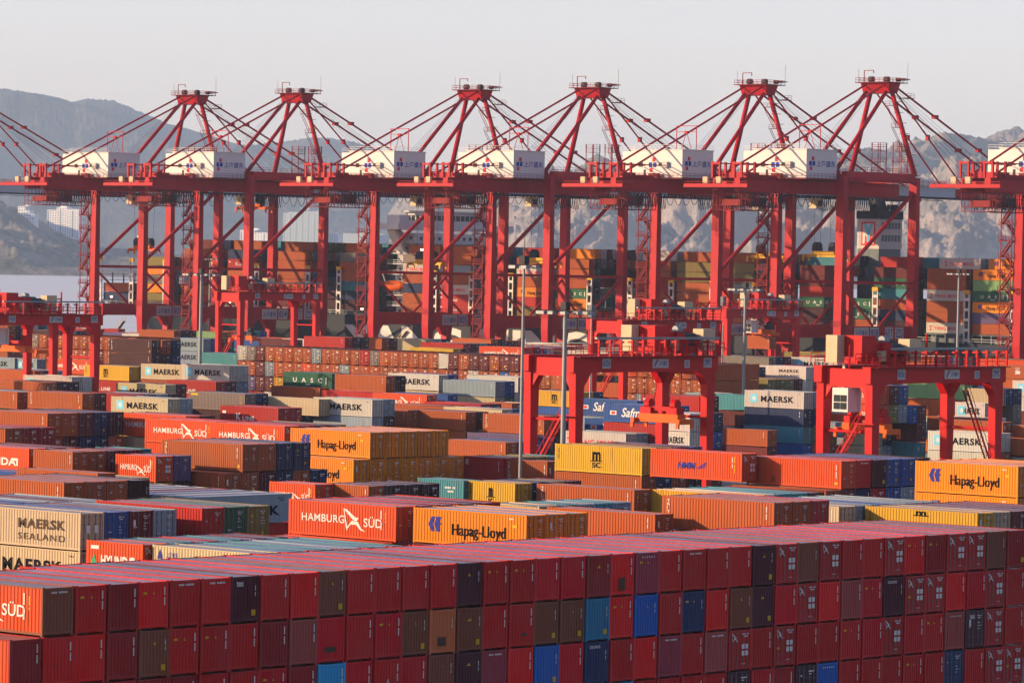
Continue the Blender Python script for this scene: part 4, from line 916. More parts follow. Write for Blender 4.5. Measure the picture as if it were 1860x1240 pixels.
# ---------------------------------------------------------------- containers
HH = 2.9
def corr(b, x0, x1, z0, z1, fn, pitch=.29, d=.036):
    n = max(1, round((x1-x0)/pitch)); p = (x1-x0)/n; pr_ = [(0, 0), (.30, 0), (.50, 1), (.80, 1), (1.0, 0)]
    for i in range(n):
        for (a, da), (c, dc) in zip(pr_, pr_[1:]):
            xa, xc = x0+(i+a)*p, x0+(i+c)*p; b.face([fn(xa, z0, da*d), fn(xc, z0, dc*d), fn(xc, z1, dc*d), fn(xa, z1, da*d)])
WB = 1.20
def frame_into(b, L, full=True):
    h = L/2; W_ = WB
    for sx in (-1, 1):
        for sy in (-1, 1):
            b.box(min(sx*h, sx*(h-.16)), max(sx*h, sx*(h-.16)), min(sy*W_, sy*(W_-.14)), max(sy*W_, sy*(W_-.14)), .0 if not full else .118, HH if not full else HH-.118)
            if full:
                for z in (0, HH-.118): b.box(min(sx*(h+.006), sx*(h-.18)), max(sx*(h+.006), sx*(h-.18)), min(sy*(W_+.006), sy*(W_-.16)), max(sy*(W_+.006), sy*(W_-.16)), z, z+.118)
    for sy in (-1, 1):
        b.box(-h+.16, h-.16, min(sy*(W_-.005), sy*(W_-.08)), max(sy*(W_-.005), sy*(W_-.08)), .07, .22); b.box(-h+.16, h-.16, min(sy*(W_-.005), sy*(W_-.06)), max(sy*(W_-.005), sy*(W_-.06)), HH-.11, HH-.03)
    for sx in (-1, 1):
        b.box(min(sx*h, sx*(h-.1)), max(sx*h, sx*(h-.1)), -W_+.14, W_-.14, .12, .25); b.box(min(sx*h, sx*(h-.1)), max(sx*h, sx*(h-.1)), -W_+.14, W_-.14, HH-.16, HH-.05)
def side_into(b, L, s=-1, pitch=.31):
    corr(b, -L/2+.16, L/2-.16, .22, HH-.11, lambda x, z, d: (x, s*(WB-.012-d), z), pitch, .045)
def end_into(b, L, s=1, pitch=.26): corr(b, -WB+.14, WB-.14, .25, HH-.16, lambda y, z, d: (s*(L/2-.012-d), y, z), pitch, .055)
def roof_into(b, L):
    n = round((L-.34)/.62); p = (L-.34)/n; z = HH-.085
    for i in range(n):
        x = -L/2+.17+i*p
        for (a, za), (c, zc) in zip([(0, 0), (.5, 0), (.6, .014), (.9, .014), (1, 0)], [(.5, 0), (.6, .014), (.9, .014), (1, 0)]):
            b.face([(x+a*p, -1.16, z+za), (x+c*p, -1.16, z+zc), (x+c*p, 1.16, z+zc), (x+a*p, 1.16, z+za)])
def door_leaf_into(b, L, s):
    y0, y1 = (-1.06, -.01) if s < 0 else (.01, 1.06); x = L/2-.06; z0, z1 = .26, HH-.17; zs = [z0+(z1-z0)*q for q in (0, .06, .17, .22, .36, .41, .56, .61, .77, .82, .94, 1)]
    for i, (a, c) in enumerate(zip(zs, zs[1:])):
        d = 0 if i % 2 == 0 else .03
        b.face([(x-.0+(.03 if i % 2 == 0 else 0), y0, a), (x+(.03 if i % 2 == 0 else 0), y1, a), (x+(.03 if i % 2 == 0 else 0), y1, c), (x+(.03 if i % 2 == 0 else 0), y0, c)])
        if i: b.face([(x, y0, a), (x+.03, y0, a), (x+.03, y1, a), (x, y1, a)])
def rod_into(b, L, y):
    x = L/2-.005; b.tube((x, y, .10), (x, y, HH-.06), .026, 4)
    for z in (.3, .9, 2.0, HH-.3): b.box(x-.02, x+.03, y-.07, y+.07, z-.05, z+.05)
def rear_into(b, L, doors=True):
    side_into(b, L, 1, .58); end_into(b, L, -1, .5); b.box(-L/2+.17, L/2-.17, -1.16, 1.16, .05, .12)
PM = {}
def pm(kind, L):
    k = (kind, L)
    if k in PM: return PM[k]
    b = MB(); mt = M['paint']
    if kind == 'frame': frame_into(b, L)
    elif kind == 'side_wall': side_into(b, L)
    elif kind == 'end_wall': end_into(b, L)
    elif kind == 'roof': roof_into(b, L); mt = M['roof']
    elif kind == 'rear_wall': rear_into(b, L)
    elif kind == 'doorL': door_leaf_into(b, L, -1)
    elif kind == 'doorR': door_leaf_into(b, L, 1)
    elif kind.startswith('rod'): rod_into(b, L, float(kind[3:])); mt = M['rod']
    PM[k] = b.mesh(kind if not kind[-1] in 'LR0123456789' else ('door' if kind[0] == 'd' else 'lock_rod'), mt); return PM[k]
# --- prints
LM = {}
def small_code(f, x, z, n=5, vert=False, mt='letter_white', s=.11, rr=None):
    for i in range(n):
        if i == 4 and n > 5: continue
        if vert: f.rect(mt, x-s*.12, x+s*.95, z-i*s*1.35, z-i*s*1.35+s*1.12)
        else: f.rect(mt, x+i*s*1.0, x+i*s*1.0+s*.72, z, z+s)
def bird(f, x, z, s, mt='letter_white', l=0, wx=1.0):
    fp = f.poly; X0 = x
    class F_:
        def poly(self, m_, pts, l_): fp(m_, [(X0+(a-X0)*wx, c_) for a, c_ in pts], l_)
    f = F_()
    f.poly(mt, [(x, z+s*1.0), (x+s*.18, z+s*.97), (x+s*.62, z+s*.62), (x+s*.80, z+s*.60), (x+s*.70, z+s*.42), (x+s*.50, z+s*.50), (x+s*.10, z+s*.90)], l)
    f.poly(mt, [(x+s*.45, z+s*.46), (x+s*.78, z+s*.40), (x+s*.95, z+s*.10), (x+s*1.18, z-s*.02), (x+s*.90, z+s*.03), (x+s*.66, z+s*.28), (x+s*.38, z+s*.26), (x+s*.18, z-s*.02), (x+s*.22, z+s*.16)], l)
    f.poly(mt, [(x, z+s*1.0), (x+s*.05, z+s*.95), (x+s*.22, z+s*.10), (x+s*.17, z-s*.02)], l)
def star(f, x, z, s, bx='star_blue', st='letter_white'):
    f.rect(bx, x, x+s, z, z+s); c = (x+s/2, z+s/2); pts = []
    for i in range(14):
        r = s*.40 if i % 2 == 0 else s*.13; a = math.pi/2+i*math.pi/7; pts.append((c[0]+r*math.cos(a), c[1]+r*math.sin(a)))
    for i in range(0, 14, 2):
        f.poly(st, [c, pts[i-1], pts[i], pts[(i+1) % 14]], .006)
def logo_mesh(kind, L, side='x'):
    k = (kind, L, side)
    if k in LM: return LM[k]
    f = Flat(); W_ = 'letter_white'; B_ = 'letter_black'; e = []; q = L/12.19
    def T(key, mt, x, z, h, w=None): f.text(key, mt, x*L, z*HH, h=h*HH, w=None if w is None else w*L)
    if kind in ('HS', 'HSt'):
        T('HAMB', W_, .125, .42, .22, .40)
        bird(f, .515*L, .24*HH, .60*HH*min(1, L/10), wx=1.25); T('SUD', W_, .705, .36, .30, .17)
        small_code(f, .86*L, .80*HH, 9 if q > .8 else 5, True, s=.13); small_code(f, .90*L, .76*HH, 6, True, 'mark_yellow', .10)
    elif kind == 'HL':
        x, z, s = .135*L, .36*HH, .44*HH
        f.poly('letter_navy', [(x, z+s*.45), (x+s*.30, z+s*.95), (x+s*.62, z+s*.95), (x+s*.36, z+s*.47), (x+s*.58, z), (x+s*.28, z)])
        f.poly('letter_navy', [(x+s*.50, z+s*.47), (x+s*.72, z+s*.95), (x+s*1.12, z+s*.95), (x+s*.98, z+s*.62), (x+s*1.14, z+s*.50), (x+s*.92, z+s*.38), (x+s*1.05, z), (x+s*.72, z)])
        [f.text('HAPAG', B_, .345*L+dx, .19*HH, h=.42*HH, w=.47*L, lift=dx*.01) for dx in (0, .035, .07)]; small_code(f, .85*L, .84*HH, 4, False, W_, .12); f.rect('mark_yellow', .88*L, .92*L, .62*HH, .70*HH)
    elif kind == 'MSK':
        star(f, .10*L, .28*HH, .50*HH); T('MAERSK', B_, .275, .34, .36, .56); small_code(f, .90*L, .84*HH, 6, False, B_, .09)
    elif kind == 'MSKr':
        star(f, .12*L, .30*HH, .42*HH); T('MAERSK', B_, .30, .26, .34, .58); small_code(f, .86*L, .84*HH, 7, False, B_, .11); small_code(f, .88*L, .76*HH, 5, False, B_, .11)
    elif kind == 'MSL':
        if L > 12: star(f, .02*L, .50*HH, .36*HH)
        T('MAERSK', 'letter_brown', .42, .50, .26, .44); T('SEALAND', 'letter_brown', .42, .20, .17, .44)
    elif kind in ('MSC', 'MSCt'):
        x = .43*L if kind == 'MSC' else .45*L; z = .80 if kind == 'MSCt' else .46
        f.text('M', B_, x+.05, z*HH-.05, h=.34*HH if kind == 'MSC' else .15*HH, w=.095*L); f.rect(B_, x-.2, x+.1*L+.25, z*HH-.1, z*HH-.01)
        if kind == 'MSC': f.text('SC', B_, x+.02, .20*HH, h=.19*HH, w=.10*L)
        small_code(f, .04*L, .80*HH, 9, True, B_, .09)
    elif kind == 'HMM':
        T('HMM', 'letter_navy', .30, .36, .23, .20)
        for i in range(5): f.poly('letter_navy', [(.505*L+i*.02*L, (.38+i*.045)*HH), (.60*L+i*.004*L, (.42+i*.045)*HH), (.605*L+i*.004*L, (.45+i*.045)*HH), (.51*L+i*.02*L, (.41+i*.045)*HH)])
        small_code(f, .92*L, .82*HH, 10, True, 'mark_yellow', .12); small_code(f, .895*L, .80*HH, 8, True, W_, .10)
    elif kind == 'CAI':
        T('CAI', W_, .045, .66, .17, .06); small_code(f, .945*L, .80*HH, 10, True, W_, .10); f.rect('mark_yellow', .93*L, .965*L, .16*HH, .24*HH)
        for i in range(4): f.rect('letter_brown', (.26+i*.012)*L, (.266+i*.012)*L, .12*HH, .32*HH)
    elif kind == 'TR': f.text('TRITON', W_, .045*L, .26*HH, h=.64*HH, w=.40); small_code(f, .93*L, .82*HH, 9, True, W_, .09); f.rect('mark_yellow', .945*L, .965*L, .14*HH, .26*HH)
    elif kind == 'SQ': f.rect(W_, .06*L, .13*L, .70*HH, .88*HH); f.text('C', 'letter_red', .075*L, .73*HH, h=.12*HH, lift=.006); small_code(f, .87*L, .82*HH, 8, True, W_, .10)
    elif kind == 'YM': f.rect('letter_red', .07*L, .16*L, .62*HH, .69*HH); f.rect('letter_red', .105*L, .125*L, .28*HH, .62*HH); f.rect('letter_red', .08*L, .15*L, .24*HH, .30*HH); T('YM', 'letter_red', .20, .30, .34, .62)
    elif kind == 'UA': T('UASC', W_, .20, .34, .30, .60); f.rect(W_, .87*L, .895*L, .24*HH, .70*HH); f.rect(W_, .46*L, .56*L, .18*HH, .24*HH)
    elif kind == 'KL': f.text('K', W_, .28*L, .30*HH, h=.36*HH); f.text('LINE', W_, .39*L, .30*HH, h=.22*HH, w=.20*L); f.rect(W_, .04*L, .10*L, .62*HH, .74*HH)
    elif kind == 'SAF':
        f.text('SAF', W_, .28*L, .30*HH, h=.50*HH, w=.60*L); f.rect(W_, .10*L, .20*L, .40*HH, .62*HH); f.rect('letter_red', .12*L, .18*L, .44*HH, .58*HH, .005)
    elif kind == 'HY': T('HY', W_, .26, .30, .30, .60); f.poly('letter_green', [(.07*L, .30*HH), (.20*L, .30*HH), (.135*L, .62*HH)]); f.rect(W_, .08*L, .22*L, .76*HH, .86*HH); f.rect(W_, .80*L, .84*L, .5*HH, .6*HH)
    elif kind == 'AN': f.poly('letter_navy', [(.04*L, .62*HH), (.065*L, .90*HH), (.09*L, .62*HH)]); T('SHD', 'letter_navy', .12, .66, .16, .10)
    elif kind == 'CN': small_code(f, .60*L, .66*HH, 7, False, W_, .2); small_code(f, .66*L, .52*HH, 4, False, W_, .2)
    elif kind == 'ZIM':
        T('ZIM', W_, .50, .34, .24, .11)
        for i in range(4): f.rect(W_, (.505+i*.026)*L, (.519+i*.026)*L, .74*HH, .80*HH)
        for i in range(3): f.rect(W_, (.518+i*.026)*L, (.532+i*.026)*L, .64*HH, .70*HH)
        small_code(f, .05*L, .82*HH, 6, False, W_, .13)
    elif kind == 'YT': f.rect('mark_yellow', .04*L, .17*L, .80*HH, .91*HH); small_code(f, .93*L, .82*HH, 10, True, 'mark_yellow', .11)
    elif kind == 'PL': small_code(f, .93*L, .82*HH, 8, True, W_, .09)
    LM[k] = f.mesh('lettering', (-L/2, -1.20, 0), 'x', 0) if side == 'x' else f.mesh('lettering', (0, 0, 0), 'x', 0)
    return LM[k]
def end_marks(kind, L, seed=0):
    """print on the end that faces +x; y from -1.205 to 1.205"""
    k = ('end', kind, L, seed)
    if k in LM: return LM[k]
    f = Flat(); rr = random.Random(seed*7+len(kind)); W_ = 'letter_white'; out = .0
    if 'v' in kind: small_code(f, .84, 2.42, 9, True, W_, .092)
    if 'V' in kind: small_code(f, .84, 2.20, 8, True, W_, .06)
    if 'h' in kind: small_code(f, -.55, 2.52, 11, False, W_, .115)
    if 'y' in kind: f.rect('mark_yellow', -.86, -.58, 2.12, 2.26); f.poly('mark_yellow', [(-.05, 2.10), (.10, 2.10), (-.02, 2.28)])
    if 'l' in kind: f.poly('mark_yellow', [(-.05+rr.uniform(-.5, .3), 2.0), (.12, 2.0), (-.03, 2.2)])
    if 'b' in kind: f.rect('mark_yellow', .55, .88, .42, .78)
    if 't' in kind: f.text('tex', W_, -.75, 2.25, h=.34, w=.62)
    if 'c' in kind: f.text('CRONOS', W_, -.8, 2.42, h=.2, w=1.1)
    if 'd' in kind:
        for i in range(6): f.rect(W_, -.6+i*.24, -.50+i*.24, 2.5, 2.6)
    if 's' in kind: f.rect('letter_brown', rr.uniform(-.7, 0), rr.uniform(.1, .5), rr.uniform(.3, .8), rr.uniform(.9, 1.3))
    if '4' in kind: f.text('4', W_, -.1, 1.3, h=.3)
    if 'D' in kind:                      # bird and notice plates on the doors
        bird(f, -.95, 2.02, .62); small_code(f, .18, 2.52, 8, False, W_, .095); small_code(f, .34, 2.36, 5, False, W_, .095)
        for a in (.15, .55):
            for c in (1.05, 1.52): f.rect(W_, a, a+.30, c, c+.34)
        if seed % 3 == 1: f.rect('mark_yellow', -.9, -.62, 1.25, 1.4)
        for i in range(3): f.rect(W_, .15+i*.15, .22+i*.15, .45, .52)
    if 'g' in kind:
        small_code(f, .16, 2.42, 7, False, W_, .085); small_code(f, .26, 2.26, 4, False, W_, .085)
        for i in range(4):
            if rr.random() < .75: small_code(f, .22, 1.9-i*.22, rr.randint(3, 7), False, W_, .07)
        if rr.random() < .6: f.rect(rr.choice(('mark_yellow', W_, 'star_blue')), -.85, -.62, rr.uniform(1.2, 2.0), 2.2)
        if rr.random() < .5: f.rect('mark_yellow', .3, .55, .6, .85)
        small_code(f, -.85, rr.uniform(1.0, 2.3), rr.randint(2, 5), False, W_, .08)
    if 'Q' in kind:
        for a in (-.62, .2): f.rect(W_, a, a+.38, 1.35, 1.95)
    LM[k] = f.mesh('marking', (L/2+.032, 0, 0), 'y', 0); return LM[k]
def jitter(c, r, a=.10): k = 1+r.uniform(-a, a); return tuple(max(0, q*k*(1+r.uniform(-.05, .05))) for q in c)
ORD = ['', 'first', 'second', 'third', 'fourth', 'fifth', 'sixth', 'seventh', 'eighth', 'ninth', 'tenth', 'eleventh', 'twelfth', 'thirteenth', 'fourteenth', 'fifteenth', 'sixteenth', 'seventeenth', 'eighteenth', 'nineteenth', 'twentieth',
 'twenty first', 'twenty second', 'twenty third', 'twenty fourth', 'twenty fifth', 'twenty sixth', 'twenty seventh', 'twenty eighth', 'twenty ninth', 'thirtieth', 'thirty first', 'thirty second', 'thirty third', 'thirty fourth', 'thirty fifth', 'thirty sixth', 'thirty seventh', 'thirty eighth', 'thirty ninth', 'fortieth']
ORD += ['place %d' % i for i in range(41, 60)]
FMARK = {}
def fm(t, d):
    for ks, v in d.items():
        for n in ks: FMARK[(n, t)] = v
fm(0, {(0, 4, 5, 23): 'h', (1, 3, 15, 16): 'yv', (6,): 'tVb', (2, 7, 8, 10, 11, 12, 13, 17, 18, 22, 24, 25, 30, 31): 'v', (14, 19): 'Vl', (9,): 'lbV', (20,): 'vs', (21,): 'dy', (26,): 'lbV', (28, 37): 'V', (33,): 'yv', (34,): 'y', (38,): 'lb'})
fm(1, {(-1, 0, 1, 2, 6, 7, 8, 10, 15, 22, 24, 27, 29, 30, 35, 36, 38): 'v', (3, 12, 14, 18): 'lbV', (4, 5, 11, 20, 31): 'yv', (9,): 's', (13,): 'sV', (16,): 'vs', (17, 19): 'bV', (21,): 'lV', (23,): 'yV', (25,): 'lbV', (26,): 'bl', (32,): 'cV'})
fm(2, {(-1, 0, 1, 2, 4, 5, 6, 8, 10, 12, 16, 18, 20, 21, 23, 26, 28, 29, 31, 33, 38): 'v', (3, 15, 22, 24): 'h', (7, 30, 34): 'yv', (11,): '4v', (13, 14): 'lV', (17,): 'Vb', (19,): 'cV', (35,): 'd'})
fm(3, {(-1, 0, 1, 2, 3, 4, 5, 7, 8, 10, 12, 14, 16, 18, 22, 23, 24, 26, 27, 30, 31, 32, 34, 36): 'v', (6, 11, 19): 'lbV', (33, 9): 'yv', (29,): 'd'})
MARKWORD = dict(v='white number strip', h='white number line along its top', y='two yellow stickers', l='small yellow triangle', t='white lettering at its top', c='white lettering across its top', b='yellow sticker low on its right')
TIER = ['top', 'second', 'third', 'fourth', 'lowest']
PRINT = dict(HS='white lettering and a white bird', HSt='white lettering and a white bird', HL='black lettering and a dark blue emblem', MSK='a star box and dark lettering', MSKr='dark lettering on its shaded long side', MSL='two lines of brown lettering', MSC='a black company monogram',
 MSCt='a black monogram cut off at the bottom', HMM='dark blue italic letters', CAI='small white letters at its top left', TR='vertical white letters at its left end', SQ='a small white square', YM='red lettering', UA='spaced white capital letters', KL='a big white K', SAF='white script lettering',
 HY='white lettering and a green triangle', AN='a small blue anchor sign', CN='small white characters', ZIM='white letters under white dots', YT='a yellow sticker at its top left')
WHERE = dict(B='left of the bright orange front stack', B4='jutting out under the orange red bird container', C='directly behind the middle of the front wall', E='at the left edge just behind the front wall', hyu='just above the left part of the front wall', cim='under the teal roofs behind the front wall at the left',
 b1='upper left, above the cream lettered stack', a1='in the long stack at the far left, above a red bird door pair', a2='low stack cut by the left edge, with red doors', a3='cut by the left edge, beside a short rust container', a4='short, beside the left edge orange red one', a5='short, left of the long rust container with navy neighbours',
 a6='long, on top of the navy and maroon door ends left of centre', a6b='tier below the long rust one left of centre', HS0='half hidden behind others, left of centre', HS1='in the orange red row left of centre, its left one', HS2='in the orange red row left of centre, touching the bright orange stack', D='on top of the two tier bright orange block left of centre',
 D4='lower tier of the bright orange block left of centre', b2='pale long, under blue and grey roofs at the left', b3='low, showing only its top edge at the left', b4='crosswise, behind the khaki door end at the left', c1='short, left of the short yellow one in the middle', c2='short, right of the short teal one in the middle', c3='long, half in shade, right of the short yellow one',
 c4='showing a corner between two long rust ones', c5='long, right of centre just above the front wall', c7='long and low behind the bright orange front stack', K2='right of the red door end, under pale blue roofs', K='low, just behind the front wall at the right', c9='short, left of a twin of its size in the centre', c9b='short, left of the long yellow one in the centre', d1='short, above the big orange red bird container',
 d2='short, above the big orange red bird container, right one', d3='low, with striped cover', F='long, under the legs of the central gantry crane', G='between the long yellow and the long orange red one', H='long, right of the blue italic lettered one', H4='tier below the dark door ends right of centre', I='stacked in two below the right gantry crane', e1='at the left edge below the left gantry crane', e2='half in shade below the left gantry crane',
 e3='long, in front of a dark red one at the left', e4='long, behind a rust one at the left, only last letters clear', e5='left of centre above the red one with a big K', e6='left of centre in front of a taupe one', e7='in the centre left, above the bright orange block', e8='left of the star box one above the bright orange block', e9='above the cream one left of centre', e10='left of centre under the brightest white one',
 e11='brightest white one, with pale blue ends left of centre', e12='half behind the brightest white one', e13='behind the right leg of the left gantry crane', e15='right behind a brown roof, lower letters hidden, left', e16='between the legs of the left gantry crane', e17='at the foot of the left gantry crane', e18='low at the left edge in front of the white one', e20='small, at the left edge under the spreader', e20b='short, behind the leg of the left gantry crane', e21='dark and long, right of the left gantry crane',
 e23='behind the thin double light masts', e24='plain, left of the wall of door ends', e26='below the wall of glowing door ends', e27='right of the green lettered one', e28='below the middle of the wall of door ends', e29='right of the white star one below the wall of door ends', e30='left of the central gantry crane, half behind a grey blue one', e31='below the white star one in the centre', e37='long, with a slanted shadow on it, in the centre', e37b='left end of the long rust row in the centre', e38='left of the central gantry leg, half in shade',
 e39='low in the centre beside the gantry leg', e40='lowest in the centre above the two short rust ones', f1='above the blue script ones inside the gantry', f1b='seen between the left legs of the central gantry crane', f2='behind the central gantry leg, left of its twin', f3='with round emblem inside the central gantry crane', f4='lowest of the blue script ones inside the gantry', f5='pale, at the foot of the central gantry crane', f7='inside the right legs of the central gantry', f8='behind the right leg of the central gantry', 
 g1='right of the central gantry crane', g3='behind the right gantry crane at its left', g6='far back, left of the right gantry crane', g7='behind the light mast right of centre', g9='left of the big white star one right of centre', g10='low right of the central gantry crane', g11='low, left of the right gantry crane', g11b='between the left legs of the right gantry crane', g12='behind the driver cab of the right gantry crane', g12b='in the tall door end stack inside the right gantry', g13='pale, inside the right gantry crane', g16='short and low inside the right gantry',
 g17='big, behind the stair of the right gantry crane', g18='behind the stair of the right gantry crane', g19='short, inside the right gantry crane beside its stair', g20='near the top of the right gantry stair', g21='at the right edge, stacked in two', g22b='at the right edge', g23='low at the right edge', g24='behind the right end of the right gantry', m1='far back above the wall of door ends', m7='far back left of the central gantry crane')
